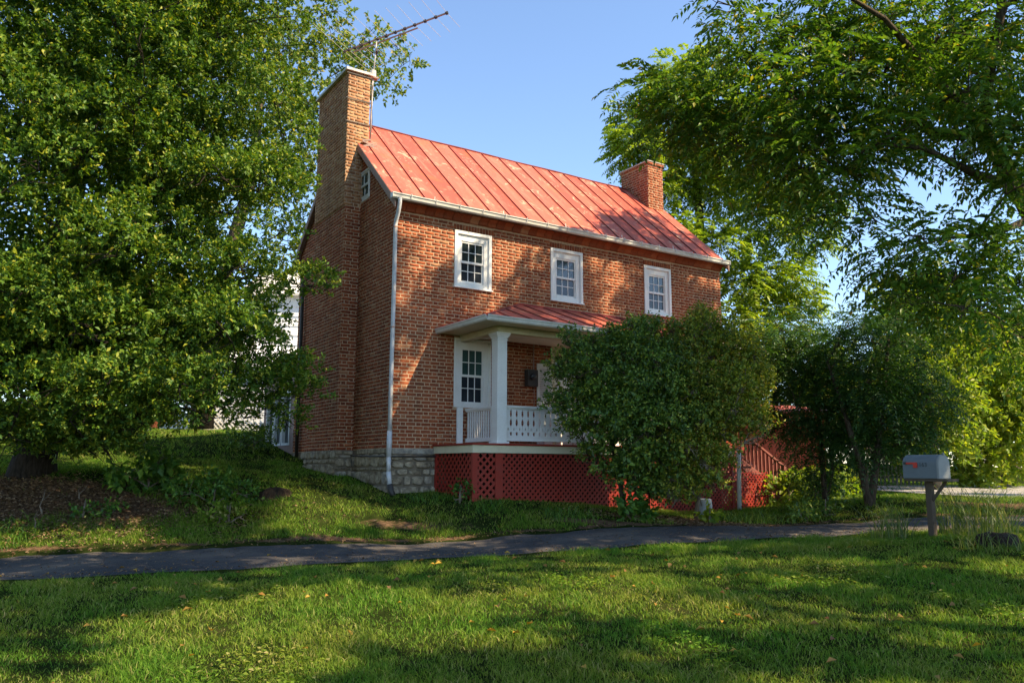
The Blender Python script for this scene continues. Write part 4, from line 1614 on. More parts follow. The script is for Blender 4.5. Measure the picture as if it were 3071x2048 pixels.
def plant(name, label, cat, trunk, lobes, leaf, m, bark, group=None, twigs=5, extra=(), rmax=.09, lname='crown', tname='trunk'):
    """leaf: dict(kind, n per lobe of r=1, ...)"""
    base = trunk[0][0]
    o = empty(name, base, label, cat, group)
    mb = MB()
    fillers = list(leaf.get('fill', ()))
    mb.tube([p for p, _ in trunk], [r for _, r in trunk], 10, cap=True)
    for br in extra:
        mb.tube([p for p, _ in br], [r for _, r in br], 8, cap=True)
    tl = list(trunk)
    limbs(mb, tl, lobes, rmax, twigs) if not extra else limbs(mb, tl + [q for br in extra for q in br], lobes, rmax, twigs)
    mb.build(tname, bark, o, smooth=True)
    parts = []
    for c, r in lobes:
        r = np.asarray(r, float) * np.ones(3)
        n = max(6, int(leaf['n'] * (r[0] * r[2]) ** .9))
        p, d = lobe_points(c, r, n, leaf.get('shell', .45), leaf.get('dome', False))
        dr = unit(d + rng.normal(0, .5, d.shape) + np.array([0, 0, leaf.get('up', .25)]))
        if leaf['kind'] == 'simple':
            parts.append(twigs_simple(p, dr, leaf['per'], leaf['L'], leaf['W'], leaf['tw'], leaf.get('droop', .1)))
        else:
            dr[:, 2] *= .5
            parts.append(fronds(p, unit(dr), leaf['pairs'], leaf['len'], leaf['L'], leaf['W'], leaf.get('droop', .5)))
    for c, r in fillers:
        p, d = lobe_points(c, r, max(14, int(46 * float(r[0]) ** 1.3)), .1)
        parts.append(twigs_simple(p, d, 8, leaf['L'] * 1.6, leaf['W'] * 1.7, .3))
    V, Fc = join_vf(parts)
    mesh_np(lname, V, Fc, m, o)
    return o


def shoots(lob, n, r0, r1):
    out = []
    cen = np.mean([c for c, _ in lob], 0)
    for k in range(n):
        c, r = lob[random.randrange(len(lob))]
        d = unit(unit(c - cen) + rng.normal(0, .5, 3) + np.array([0, 0, .35]))
        q = rng.uniform(r0, r1)
        out.append((c + d * float(r[0]) * rng.uniform(.95, 1.35), np.array([q, q, q * 1.25])))
    return lob + out


def jit(c, s):
    return np.asarray(c) + rng.normal(0, s, 3)


# ------------------------------------------------------------------ the great holly on the left
hb = cw(-8.75, 14.95, -.72)
lob = []
prof = [(0.1, 2.6), (1.0, 3.7), (2.2, 4.25), (4, 4.5), (6, 4.45), (8, 4.1), (10, 3.3), (11.6, 2.0)]
for z in np.arange(0.5, 12, .72):
    R = np.interp(z, [a for a, _ in prof], [b for _, b in prof])
    n = int(5.2 * R)
    a0 = rng.uniform(0, 6.28)
    for k in range(n):
        a = a0 + 2 * math.pi * k / n + rng.normal(0, .16)
        # the half that faces the camera and the house is denser
        dirc = math.cos(a) * 1.0
        rr = R * rng.uniform(.62, 1.02) - .55
        la, de = -8.15 + rr * math.cos(a), 14.35 + rr * math.sin(a)
        if la < -11.6 and rng.uniform() < .5:
            continue
        if de > 15.0 and rng.uniform() < .6:
            continue
        zz_ = z + rng.normal(0, .22)
        if de < 13.4 and la < -6.0 and zz_ < .9:
            zz_ += .7
        if zz_ < 1.25 and -7.4 < la < -4.4 and de < 15.6:
            continue
        if de > 14.7 and la > -8.0 and zz_ < 6.5:
            continue
        s = rng.uniform(.42, .88)
        lob.append((cw(la, de, zz_), np.array([s, s, s * .68])))
# hanging boughs low on the house side
for (vx, vy, dp) in ((300, 870, 12.6), (370, 905, 12.4), (330, 950, 12.9), (430, 935, 12.6), (480, 975, 13), (520, 930, 13.4), (560, 960, 13.8), (590, 890, 13.6), (640, 940, 14.4), (655, 985, 14.8), (650, 870, 14.4), (680, 905, 15.0),
                     (690, 850, 14.8), (610, 820, 13.8), (560, 640, 13.6), (600, 690, 13.8), (590, 780, 13.8), (620, 860, 14), (640, 900, 14.2), (570, 900, 13.6), (610, 740, 13.9), (540, 860, 13.2), (500, 900, 13), (60, 1010, 13.2), (110, 1020, 13.4), (20, 1040, 13.0), (170, 1010, 13.2), (230, 1020, 13.3), (130, 990, 13), (300, 1000, 13.2), (260, 950, 12.8), (30, 1020, 13.6), (90, 1035, 13.8), (150, 1040, 13.8), (200, 1040, 13.6), (10, 985, 13.0), (180, 990, 13.0), (250, 1040, 13.7), (330, 975, 13.0), (690, 660, 14.6), (715, 660, 14.9), (150, 880, 12.2), (70, 900, 12.0), (210, 930, 12.4), (230, 985, 12.8), (160, 965, 12.6), (40, 960, 12.4), (20, 1000, 12.6), (420, 880, 12.2), (250, 880, 12.0)):
    s = rng.uniform(.38, .58)
    lob.append((pv(vx, vy, dp), np.array([s, s, s * .7])))
for k in range(62):
    la, de = rng.uniform(-8, -3.9), rng.uniform(12.2, 14.5)
    s = rng.uniform(.45, .8)
    lob.append((cw(la, de, rng.uniform(1.4, 8.6)), np.array([s, s, s * .68])))
for k in range(26):
    lob.append((cw(rng.uniform(-9.8, -6.4), rng.uniform(12.6, 14.4), rng.uniform(.25, 1.8)), np.array([.62, .62, .42])))
hfill = []
for k in range(150):
    z = rng.uniform(.8, 11)
    R = np.interp(z, [a for a, _ in prof], [b for _, b in prof]) * rng.uniform(.1, .62)
    a = rng.uniform(0, 6.28)
    hfill.append((cw(-8.15 + R * math.cos(a), 14.35 + R * math.sin(a), z), np.array([1.0, 1.0, .8])))
plant('holly_tree', 'huge dense dark green holly tree filling the left of the yard', 'tree',
      [(hb, .46), (hb + (0.03, -.03, .5), .36), (hb + (.2, -.15, 1.6), .31), (cw(-8.2, 14.4, 3.4), .24), (cw(-8.1, 14.4, 6.4), .16), (cw(-8.15, 14.35, 11), .05)],
      lob, dict(kind='simple', n=225, per=13, L=.080, W=.043, tw=.20, shell=.72, fill=hfill, dome=True), MAT['holly'], mat('shade_darkened_holly_bark', _bark((0.012, 0.010, 0.008), (0.055, 0.044, 0.034))), twigs=3)  # shade of the low boughs is put into this bark colour

# ------------------------------------------------------------------ maple behind the house on the left
mb0 = cw(-10.5, 27.5, .9)
lob = []
for (vx, vy, s) in ((600, 40, 1.3), (660, 90, 1.1), (720, 130, .9), (640, 180, 1.2), (700, 230, .9), (560, 120, 1.3), (760, 80, .55), (800, 110, .45), (850, 130, .55), (890, 150, .5), (930, 140, .3), (840, 170, .6), (880, 190, .45),
                    (790, 160, .55), (780, 30, .45), (720, 20, .55), (690, 330, .8), (650, 300, 1.1), (715, 420, .6), (660, 430, .9), (700, 520, .6), (650, 560, .8), (690, 590, .5), (600, 250, 1.2), (610, 400, 1.1), (700, 280, .6), (730, 310, .4), (855, 65, .3), (905, 110, .35), (640, 640, .6),
                    (480, -80, 1.8), (620, -120, 1.6), (380, 60, 1.8), (420, 300, 1.8), (460, 520, 1.6), (250, -60, 1.9), (150, 140, 1.9), (700, -60, .8)):
    lob.append((jit(pv(vx, vy, 25.5 + rng.uniform(-1.2, 1.6)), .1), np.array([s, s, s * .8])))
plant('maple_tree', 'airy yellow-green maple spreading behind the tall chimney', 'tree',
      [(mb0, .40), (mb0 + (0, 0, 3), .33), (mb0 + (.6, .2, 6), .26), (mb0 + (1.2, 0, 9), .20), (mb0 + (1.5, .2, 13), .10)],
      lob, dict(kind='simple', n=110, per=12, L=.15, W=.09, tw=.40, shell=.25), MAT['backtree'], MAT['bark'], rmax=.14, twigs=5)

# ------------------------------------------------------------------ locust behind the far end of the house
lb = cw(7.2, 28.5, -.8)
lob = []
for (vx, vy, s) in ((1560, 150, .9), (1610, 170, .9), (1510, 210, .9), (1460, 280, .8), (1430, 330, .7), (1480, 350, .9), (1550, 290, 1.1), (1640, 230, 1.1), (1590, 390, 1.1), (1530, 440, .9), (1640, 460, 1.1), (1700, 380, 1.2), (1560, 540, .9),
                    (1650, 570, 1.1), (1740, 510, 1.2), (1800, 470, 1.1), (1860, 550, .9), (1700, 650, 1.0), (1770, 620, 1.1), (1830, 640, .7), (1760, 710, 1.0), (1850, 700, .7), (1690, 740, .9), (1420, 370, .5), (1500, 400, .7), (1720, 290, 1.1), (1780, 380, 1.2), (1880, 480, .7), (1620, 330, 1.0), (1800, 760, .7), (1720, 800, .8)):
    lob.append((jit(pv(vx, vy, 27.5 + rng.uniform(-1.3, 1.5)), .1), np.array([s, s, s * .72])))
plant('locust_tree', 'tall feathery bright green locust rising behind the far chimney', 'tree',
      [(lb, .34), (lb + (0, 0, 3), .28), (lb + (-.3, .2, 6.5), .22), (lb + (-.5, 0, 9.5), .14), (lb + (-.8, .1, 13), .06)],
      lob, dict(kind='frond', n=250, pairs=6, len=.52, L=.21, W=.088, droop=.45, shell=.2), MAT['locust'], MAT['bark'], rmax=.13, twigs=4)

# ------------------------------------------------------------------ crowns overhead (above and beside the frame) that dapple the yard
def plane_y(vx, vy, y):
    v = pv(vx, vy, 10.0) - CAM
    return CAM + v * ((y - CAM[1]) / v[1])


def pg(vx, vy):
    ds = np.linspace(3.5, 40, 500)
    Pp = np.array([pv(vx, vy, d) for d in ds])
    la, de = latdep(Pp)
    k = int(np.argmax(Pp[:, 2] < ground_ld(la, de)))
    return Pp[k]


def roof_hit(vx, vy):
    v = pv(vx, vy, 10.0) - CAM
    t = (Z0R + SLOPE * CAM[1] - CAM[2]) / (v[2] - SLOPE * v[1])
    return CAM + v * t


LIT = [pg(*q) for q in ((1150, 1360), (1240, 1340), (1010, 1390), (1350, 1325), (1500, 1345), (1560, 1375), (1640, 1400), (1440, 1300), (1720, 1300), (1800, 1290), (300, 1420), (430, 1400), (150, 1530), (60, 1560), (300, 1490), (450, 1480), (620, 1430), (700, 1370), (850, 1360), (950, 1450),
                        (740, 1470), (1950, 1440), (2250, 1290), (2330, 1330), (2200, 1460), (1700, 1440), (1150, 1440), (1820, 1350), (760, 1195), (820, 1170), (900, 1190), (1010, 1200), (1120, 1190), (560, 1195), (330, 1040), (420, 1060), (660, 1130), (480, 1030), (1080, 1215), (880, 1258), (1300, 1190), (2000, 1190),
                        (700, 1160), (960, 1170), (880, 1215), (1180, 1205), (1240, 1210), (650, 1200), (740, 1225), (1000, 1225), (940, 1140), (860, 1140), (1030, 1460), (560, 1540), (1400, 1500), (900, 1310), (1050, 1300), (1300, 1290), (1200, 1400), (1450, 1400), (550, 1380), (380, 1540), (250, 1450), (820, 1420), (1100, 1500), (1300, 1370), (1650, 1340), (1900, 1330), (2080, 1400), (1580, 1470), (700, 1520))]
LIT += [plane_y((840 + a * 1.0268) / 1.3063, (150 + b * 1.0268) / 1.3063, 0) for a, b in ((385, 520), (400, 570), (470, 540), (360, 700), (345, 770), (480, 620), (440, 660), (700, 560), (740, 590), (670, 640), (640, 600), (620, 720), (560, 730), (900, 620), (930, 590), (960, 660), (940, 720), (1010, 640), (1220, 680), (1245, 655), (1000, 700), (350, 900), (345, 980), (395, 880))]
LIT += [roof_hit(vx, vy) for vx in range(880, 1300, 70) for vy in (330, 370, 410, 450, 490) if 300 + (vx - 850) * .22 < vy < 445 + (vx - 905) * .2]
LIT += [roof_hit(1340, 450), roof_hit(1360, 500), roof_hit(1600, 575), roof_hit(1430, 560), np.array([-.2, 1.8, 8.2]), np.array([-.2, 1.8, 7.2]), np.array([0, 1.8, 7.8])]
LIT += [pg(vx + rng.uniform(-25, 25), vy) for vx in range(610, 1250, 80) for vy in (1125, 1155, 1185, 1215) if rng.uniform() < .55 and not (vx > 850 and vy < 1150)]
LIT += [pv(vx, vy, 14.4) for vx, vy in ((1650, 800), (1700, 870), (1600, 900), (1560, 980), (1680, 960), (1620, 1030), (1500, 800), (1450, 780), (1400, 790), (1550, 900))]
LIT = np.array(LIT)
SHADE = [np.array(q) for q in ((9.1, 2.0, 7.9), (9.3, 2.0, 7.5), (9.2, 2.0, 8.3))] + [pv(2130, 1070, 11.7), pv(2100, 1080, 11.7), pv(2165, 1060, 11.7), pv(2130, 1150, 11.7)] + [pg(rng.uniform(0, 2351), 1085 + 480 * rng.uniform(0, 1) ** 1.2) for _ in range(420)]
SHADE += [plane_y(rng.uniform(920, 1650), rng.uniform(560, 760), 0) for _ in range(110)] + [roof_hit(rng.uniform(1380, 1620), rng.uniform(500, 580)) for _ in range(30)]
LIT = np.concatenate([LIT, np.array([pv(rng.uniform(0, 680), rng.uniform(0, 900), rng.uniform(10.5, 13)) for _ in range(110)])])


def ray_dist(c, P):
    v = c - P
    t = v @ SUN
    d = np.linalg.norm(v - t[:, None] * SUN, axis=1)
    return np.where(t > 0, d, 99)


def shown(c, m):
    v = c - CAM
    dz = v @ _fw
    if dz < .5:
        return False
    x, y = v @ _r2 / dz * FPX / 1535, v @ _u2 / dz * FPX / 1024
    k = m / dz * FPX / 1024
    return abs(x) < 1 + k and abs(y) < 1 + k


CROWNS = {'walnut': (10.4, 13.4), 'near': (10.2, 3.6), 'side': (15.5, 7.6)}
over = {k: [] for k in CROWNS}
allc = []
for P in SHADE:
    if allc and np.min(ray_dist_ := np.array([np.linalg.norm((c - P) - ((c - P) @ SUN) * SUN) / s for c, s in allc])) < .75:
        continue
    for tr_ in range(8):
        s = rng.uniform(.45, .85) if P[2] < 1.5 else rng.uniform(.28, .55)
        zt = rng.uniform(6.5, 12.5) if P[2] < 1.5 else rng.uniform(9.5, 14.0)
        c = P + SUN * ((zt - P[2]) / SUN[2]) + rng.normal(0, .15, 3)
        la, de = latdep(c)
        if shown(c, s * 1.4 + .6) or la < -1 or la > 21 or de < -5 or de > 19:
            continue
        if np.min(ray_dist(c, LIT)) < s * 1.0 + .04:
            continue
        own = min(CROWNS, key=lambda k: math.hypot(CROWNS[k][0] - la, CROWNS[k][1] - de))
        over[own].append((c, np.array([s, s, s * .75])))
        if own == 'walnut':
            over[own].append((c + rng.normal(0, .1, 3), np.array([s, s, s * .75])))
        allc.append((c, s))
        break
print('overhead lobes', {k: len(v) for k, v in over.items()})

# ------------------------------------------------------------------ walnut overhanging from the right
wb = cw(10.4, 13.4, -1.5)
tr = [(wb, .36), (cw(10.0, 13.3, 1.2), 0.218), (pv(2375, 500, 13.0), 0.179), (pv(2343, 440, 12.9), 0.168), (pv(2321, 420, 12.8), 0.148), (pv(2295, 360, 12.7), 0.133), (pv(2251, 303, 12.6), 0.109)]
brA = [(pv(2251, 303, 12.6), 0.094), (pv(2200, 312, 12.5), 0.082), (pv(2137, 303, 12.4), 0.070), (pv(2066, 259, 12.3), 0.058), (pv(1961, 224, 12.6), 0.043), (pv(1834, 211, 13.0), 0.031), (pv(1680, 215, 13.6), 0.017), (pv(1560, 240, 14), 0.008)]
brB = [(pv(2251, 303, 12.6), 0.094), (pv(2229, 264, 12.3), 0.086), (pv(2180, 215, 12.0), 0.070), (pv(2137, 171, 11.8), 0.062), (pv(2088, 110, 11.4), 0.051), (pv(2031, 44, 11), 0.039), (pv(1943, -10, 10.6), 0.027), (pv(1800, -60, 10.4), 0.012)]
brC = [(pv(2335, 430, 12.9), 0.094), (pv(2240, 400, 12.0), 0.062), (pv(2120, 340, 11.6), 0.039), (pv(2000, 330, 11.6), 0.023), (pv(1930, 400, 11.8), 0.009)]
brD = [(pv(2375, 500, 13.0), 0.078), (pv(2300, 530, 12.6), 0.047), (pv(2200, 545, 12.2), 0.027), (pv(2110, 550, 12.0), 0.009)]
brE = [(pv(2251, 303, 12.6), 0.101), (pv(2270, 180, 12.4), 0.086), (pv(2300, 20, 12.0), 0.070), (pv(2280, -200, 11.5), 0.047), (pv(2200, -420, 11), 0.023)]
lob = []
for (vx, vy, s) in ((1480, 215, .5), (1540, 215, .6), (1600, 250, .65), (1670, 240, .7), (1740, 260, .75), (1640, 310, .6), (1700, 340, .6), (1790, 200, .7), (1780, 330, .7), (1850, 270, .8), (1920, 210, .8), (1880, 350, .7), (1810, 400, .6), (1900, 440, .6), (1850, 490, .45),
                    (1690, 60, .5), (1740, 110, .55), (1700, 140, .4), (1800, 60, .6), (1860, 120, .6), (1940, 60, .7), (1960, 140, .7), (2040, 60, .7), (2030, 170, .7), (2120, 60, .75), (2100, 240, .7), (2200, 60, .8), (2190, 150, .7), (2280, 70, .8), (2330, 170, .8), (2290, 260, .7),
                    (1960, 300, .7), (2020, 330, .6), (1970, 400, .6), (1950, 490, .55), (2330, 300, .7), (2350, 560, .7), (2280, 580, .6), (2190, 575, .55), (2100, 560, .5), (2020, 590, .55), (2060, 650, .4), 
                    (2120, 640, .45), (2210, 650, .5), (2300, 680, .6), (2340, 760, .6), (2250, 730, .45), (2170, 700, .35), (1560, 290, .5), (1760, 150, .35), (1660, 20, .35), (2340, 640, .6), (2360, 420, .6), (1840, 10, .5), (1990, 0, .6), (2060, 120, .6), (2140, 120, .6), (2240, 220, .65), (2160, 270, .6), (2080, 290, .5), (2250, 130, .6), (2330, 10, .7), (2330, 380, .55), (2220, 320, .5), (2080, 720, .35)):
    lob.append((jit(pv(vx, vy, np.interp(vx, [1450, 1900, 2350], [13.8, 12.4, 12.0]) + rng.uniform(-1.0, 1.2)), .08), np.array([s, s, s * .8])))
lob += over['walnut']          # the crown goes on above the frame
plant('walnut_tree', 'large walnut tree whose branches overhang from the right edge', 'tree', tr, lob,
      dict(kind='frond', n=205, pairs=6, len=.44, L=.155, W=.058, droop=.55, shell=.2), MAT['walnut'], MAT['bark'], extra=(brA, brB, brC, brD, brE), rmax=.06, twigs=5)


# ------------------------------------------------------------------ shade trees beside and behind the camera (outside the frame)
def shade_tree(name, label, key, h, m):
    la, de = CROWNS[key]
    b = cw(la, de, float(ground_ld(np.array([la]), np.array([de]))[0]) - .1)
    return plant(name, label, 'tree', [(b, .40), (b + (0, 0, 2.5), .30), (b + (.2, .1, 5.5), .22), (b + (0, .2, h), .08)], over[key],
                 dict(kind='simple', n=150, per=11, L=.19, W=.12, tw=.40, shell=.1), m, MAT['bark'], rmax=.12, twigs=3)


shade_tree('oak_tree', 'broad leafy oak on the lawn right of the camera', 'near', 9.5, MAT['backtree'])
shade_tree('oak_tree', 'tall leafy oak by the driveway beyond the right edge', 'side', 11, MAT['backtree'])

# ------------------------------------------------------------------ shrubs against the porch
def bp(vx, vy, dp):
    return pv(1508 + (vx - 1508) * .90, 945 + (vy - 945) * .82 + 16, dp)


sb = cw(2.15, 15.55, -1.35)
lob = []
for (vx, vy, dp, s) in ((1300, 860, 15.3, .42), (1290, 930, 15.2, .42), (1330, 800, 15.3, .42), (1370, 870, 14.9, .55), (1360, 960, 14.8, .55), (1400, 770, 15.2, .5), (1440, 840, 14.8, .6), (1440, 930, 14.5, .6), (1420, 1020, 14.7, .5), (1500, 770, 15.1, .5), (1480, 990, 14.5, .55), (1520, 880, 14.6, .6),
                        (1540, 960, 14.4, .55), (1470, 1060, 14.7, .45), (1440, 1100, 15, .3), (1530, 1050, 14.6, .45), (1560, 800, 15.1, .5), (1310, 985, 15.4, .3), (1500, 1110, 14.9, .3), (1365, 1035, 15.2, .25), (1350, 760, 15.5, .3), (1460, 770, 15.6, .4), (1480, 820, 15.2, .6), (1400, 850, 15.2, .55), (1400, 930, 15.1, .55), (1480, 920, 15.0, .65), (1460, 1000, 14.9, .5), (1540, 1000, 14.9, .5), (1340, 900, 15.3, .45), (1540, 830, 15.1, .55), (1400, 1000, 15, .4), (1500, 1050, 15, .4), (1470, 1120, 14.9, .28), (1530, 1110, 14.8, .3), (1450, 1075, 14.8, .3), (1500, 1150, 15, .2), (1420, 1090, 15.1, .2), (1380, 740, 15.5, .22), (1430, 735, 15.5, .2), (1530, 745, 15.4, .25)):
    lob.append((jit(bp(vx, vy, dp), .06), np.array([s, s, s * .8]) * rng.uniform(.78, 1.02)))
sfill = [(c, r * .8) for c, r in lob]
lob = shoots(lob, 60, .07, .17)
plant('evergreen_shrub', 'tall dark evergreen shrub covering the porch railing', 'shrub', [(sb, .06), (sb + (-.1, 0, .6), .05), (sb + (-.3, 0, 1.4), .04), (sb + (-.5, .1, 2.4), .02)], lob,
      dict(kind='simple', n=640, per=10, L=.068, W=.038, tw=.22, shell=.6, dome=True, fill=sfill), MAT['shrub'], MAT['bark'], twigs=6, rmax=.04)
sb = cw(3.45, 15.5, -1.38)
lob = []
for (vx, vy, dp, s) in ((1600, 760, 15.3, .5), (1660, 770, 15.3, .5), (1700, 820, 15.3, .5), (1730, 880, 15.2, .45), (1620, 850, 14.9, .6), (1680, 900, 14.8, .6), (1600, 930, 14.6, .55), (1660, 980, 14.7, .55), (1720, 950, 15.0, .5), (1590, 1010, 14.6, .5), (1640, 1050, 14.7, .45), 
                        (1740, 910, 15.3, .35), (1600, 720, 15.5, .3), (1570, 1090, 14.9, .3), (1640, 1110, 15.0, .25), (1560, 850, 14.9, .5), (1555, 1140, 15.1, .22), (1760, 840, 15.4, .3), (1715, 780, 15.5, .35), (1640, 735, 15.4, .35), (1630, 800, 15.2, .6), (1690, 850, 15.2, .6), (1650, 930, 15.1, .6), (1600, 870, 15.1, .6), (1620, 980, 15.1, .55), (1700, 970, 15.2, .5), (1570, 960, 14.9, .5), (1660, 1010, 15.1, .5), (1750, 870, 15.4, .35), (1610, 1060, 15, .4), (1590, 1120, 14.9, .28), (1640, 1070, 14.8, .3), (1550, 1120, 14.8, .3), (1580, 700, 15.5, .2), (1620, 690, 15.6, .16), (1680, 720, 15.5, .2), (1660, 900, 15.2, .4)):
    lob.append((jit(bp(vx, vy, dp), .06), np.array([s, s, s * .8]) * rng.uniform(.78, 1.02)))
sfill = [(c, r * .8) for c, r in lob]
lob = shoots(lob, 60, .07, .17)
plant('boxwood_shrub', 'lighter yellow-green shrub beside the dark evergreen at the porch', 'shrub', [(sb, .045), (sb + (.1, 0, .6), .04), (sb + (.25, 0, 1.4), .03), (sb + (.35, .1, 2.4), .015)], lob,
      dict(kind='simple', n=640, per=10, L=.060, W=.033, tw=.22, shell=.6, dome=True, fill=sfill), MAT['shrublight'], MAT['palebark'], twigs=9, rmax=.035)


# ------------------------------------------------------------------ sumacs by the driveway
def sumac(label, base_v, dp, stems, lobes, L=.085):
    p0 = pv(base_v[0], base_v[1], dp)
    la, de = latdep(p0)
    p0[2] = float(ground_ld(np.array([la]), np.array([de]))[0]) - .05
    st = [[(p0 + np.array([.02 * k, 0, 0]), r)] + [(pv(x, y, dp + dd), r * f) for (x, y, dd, f) in path] for k, (r, path) in enumerate(stems)]
    lob = [(jit(pv(x, y, dp + rng.uniform(-.5, .6)), .05), np.array([s, s, s * .7])) for (x, y, s) in lobes]
    return plant('sumac_tree', label, 'tree', st[0], lob, dict(kind='frond', n=380, pairs=8, len=.52, L=L * 1.15, W=.038, droop=.45, shell=.2, up=.1), MAT['sumac'], MAT['bark'], extra=st[1:], twigs=3, rmax=.03, group='sumac trees by the driveway')


sumac('twin stemmed dark sumac tree just behind the mailbox', (1995, 1140), 16.6, [(.085, [(1975, 1060, 0, .85), (1955, 1000, 0, .7), (1930, 920, .1, .5), (1900, 830, .1, .3)]), (.085, [(2012, 1060, 0, .9), (2018, 1000, 0, .8), (2030, 900, 0, .6), (2040, 780, 0, .35)])],
      [(2000, 880, .6), (2050, 840, .6), (1960, 840, .55), (1930, 790, .5), (2060, 920, .5), (2110, 900, .5), (2100, 970, .45), (2040, 980, .4), (2000, 790, .5), (2080, 790, .45), (1960, 930, .5), (2030, 760, .4), (1940, 985, .3), (2085, 1020, .3), (1980, 960, .45), (2020, 930, .5), (2080, 960, .5), (2120, 930, .45), (1990, 740, .45), (2060, 730, .4), (1940, 740, .4), (2020, 860, .5), (2100, 840, .5), (2060, 1000, .35), (1970, 900, .5), (1990, 1010, .35), (2040, 1030, .35), (2110, 1010, .35), (1950, 1020, .3), (2070, 1050, .25)])
sumac('slim dark sumac tree beside the porch stair', (1895, 1155), 17.6, [(.06, [(1888, 1060, 0, .9), (1882, 980, 0, .7), (1870, 880, 0, .5), (1850, 790, 0, .3)]), (.03, [(1912, 1080, 0, .9), (1905, 1020, 0, .6), (1895, 960, .1, .3)])],
      [(1850, 850, .55), (1800, 860, .5), (1900, 870, .5), (1830, 920, .55), (1890, 930, .5), (1790, 930, .45), (1850, 980, .45), (1800, 800, .45), (1860, 790, .5), (1910, 800, .45), (1900, 990, .4), (1770, 880, .35), (1830, 1010, .3), (1880, 1030, .3), (1780, 820, .35), (1940, 880, .4), (1820, 760, .5), (1880, 740, .5), (1780, 760, .4), (1760, 930, .35), (1810, 960, .4), (1870, 900, .5), (1930, 830, .5), (1760, 850, .4), (1840, 830, .5), (1900, 1060, .3), (1870, 1010, .4), (1920, 1030, .35), (1850, 1050, .3), (1940, 950, .4), (1900, 1090, .25), (1860, 1090, .22), (1780, 970, .3), (1930, 1080, .25)])

# ------------------------------------------------------------------ sunlit trees across the side street
sp = [('young bright yellow-green tree rising behind the mailbox', (2150, 1100), 24.0, [(2090, 700, .8), (2150, 690, .7), (2120, 650, .5), (2060, 740, .8), (2180, 760, .9), (2110, 800, 1.0), (2210, 840, .9), (2150, 870, 1.0), (2080, 860, .8), (2240, 770, .6), (2190, 930, .9), (2130, 960, .9), (2060, 940, .7), (2180, 680, .4), (2040, 690, .5), (2100, 1020, .7), (2170, 1020, .7)]),
      ('bright bushy tree at the right edge across the street', (2310, 1110), 26.0, [(2290, 800, .9), (2340, 840, .9), (2260, 860, .9), (2320, 920, 1.0), (2260, 940, 1.0), (2230, 1000, .9), (2300, 1010, 1.0), (2350, 990, .9), (2270, 1070, .7), (2340, 1070, .7), (2220, 1060, .7), (2370, 800, .9), (2330, 760, .6), (2400, 900, 1.0)])]
for lb_, bv, dp, ls in sp:
    p0 = pv(bv[0], bv[1], dp)
    la, de = latdep(p0)
    p0[2] = float(ground_ld(np.array([la]), np.array([de]))[0]) - .05
    plant('mulberry_tree', lb_, 'tree', [(p0, .14), (p0 + (0, 0, 2), .11), (p0 + (.1, 0, 4), .05)], [(jit(pv(x, y, dp + rng.uniform(-.8, .8)), .08), np.array([s, s, s * .75])) for x, y, s in ls],
          dict(kind='simple', n=170, per=11, L=.17, W=.10, tw=.45, shell=.2), MAT['bright'], MAT['palebark'], group='sunlit trees across the side street', twigs=4)

# far trees that close the view
far = [('dark wood-edge tree far behind the holly', -22, 52, 5.5, 'backtree'), ('rounded far tree behind the white neighbour house', -13, 58, 5.5, 'backtree'), ('far green tree glimpsed under the locust', 9, 50, 5, 'locust'),
       ('far tree behind the red shed', 15, 46, 4.5, 'backtree'), ('far bright tree beyond the side street', 21, 44, 5, 'bright'), ('far tree at the right beyond the street', 28, 46, 5.5, 'backtree'), ('far hedgerow tree behind the picket fence', 18, 38, 3.2, 'backtree'), ('far tree at the outermost right beyond the street', 31, 42, 5.5, 'bright'), ('far low tree beyond the holly trunk', -17, 40, 4.2, 'backtree'), ('far tree left of the white neighbour house', -22, 38, 4.8, 'backtree')]
for lb_, la, de, R, mk in far:
    z = float(ground_ld(np.array([float(la)]), np.array([float(de)]))[0])
    b = cw(la, de, z - .1)
    lob = []
    for k in range(22):
        d = sph(1)[0]
        d[2] = abs(d[2]) * .95
        s = rng.uniform(1.0, 1.7) * R / 5
        lob.append((b + np.array([0, 0, R * .35]) + d * np.array([R * .85, R * .85, R * 1.1]), np.array([s, s, s * .75])))
    plant('far_tree', lb_, 'tree', [(b, .3), (b + (0, 0, R * .5), .22), (b + (0, 0, R * 1.2), .08)], lob, dict(kind='simple', n=34, per=9, L=.42, W=.28, tw=.8, shell=.2), MAT[mk], MAT['bark'], group='far trees that close the view', twigs=0)

# ------------------------------------------------------------------ low plants
def gpv(vx, vy):
    p = pg(vx, vy)
    return p


def bushy(name, label, c, lobes, leaf, m, group=None, cat='plant'):
    la, de = latdep(np.asarray(c))
    z = float(ground_ld(np.array([la]), np.array([de]))[0])
    b = np.array([c[0], c[1], z - .03])
    lob = [(b + np.array([x, y, zz]), np.array([s, s, s * .8])) for (x, y, zz, s) in lobes]
    return plant(name, label, cat, [(b, .02), (b + (0, 0, .15), .015), (b + (.02, 0, .35), .008)], lob, leaf, m, MAT['palebark'], group, twigs=3, rmax=.012, lname='leaves', tname='stems')


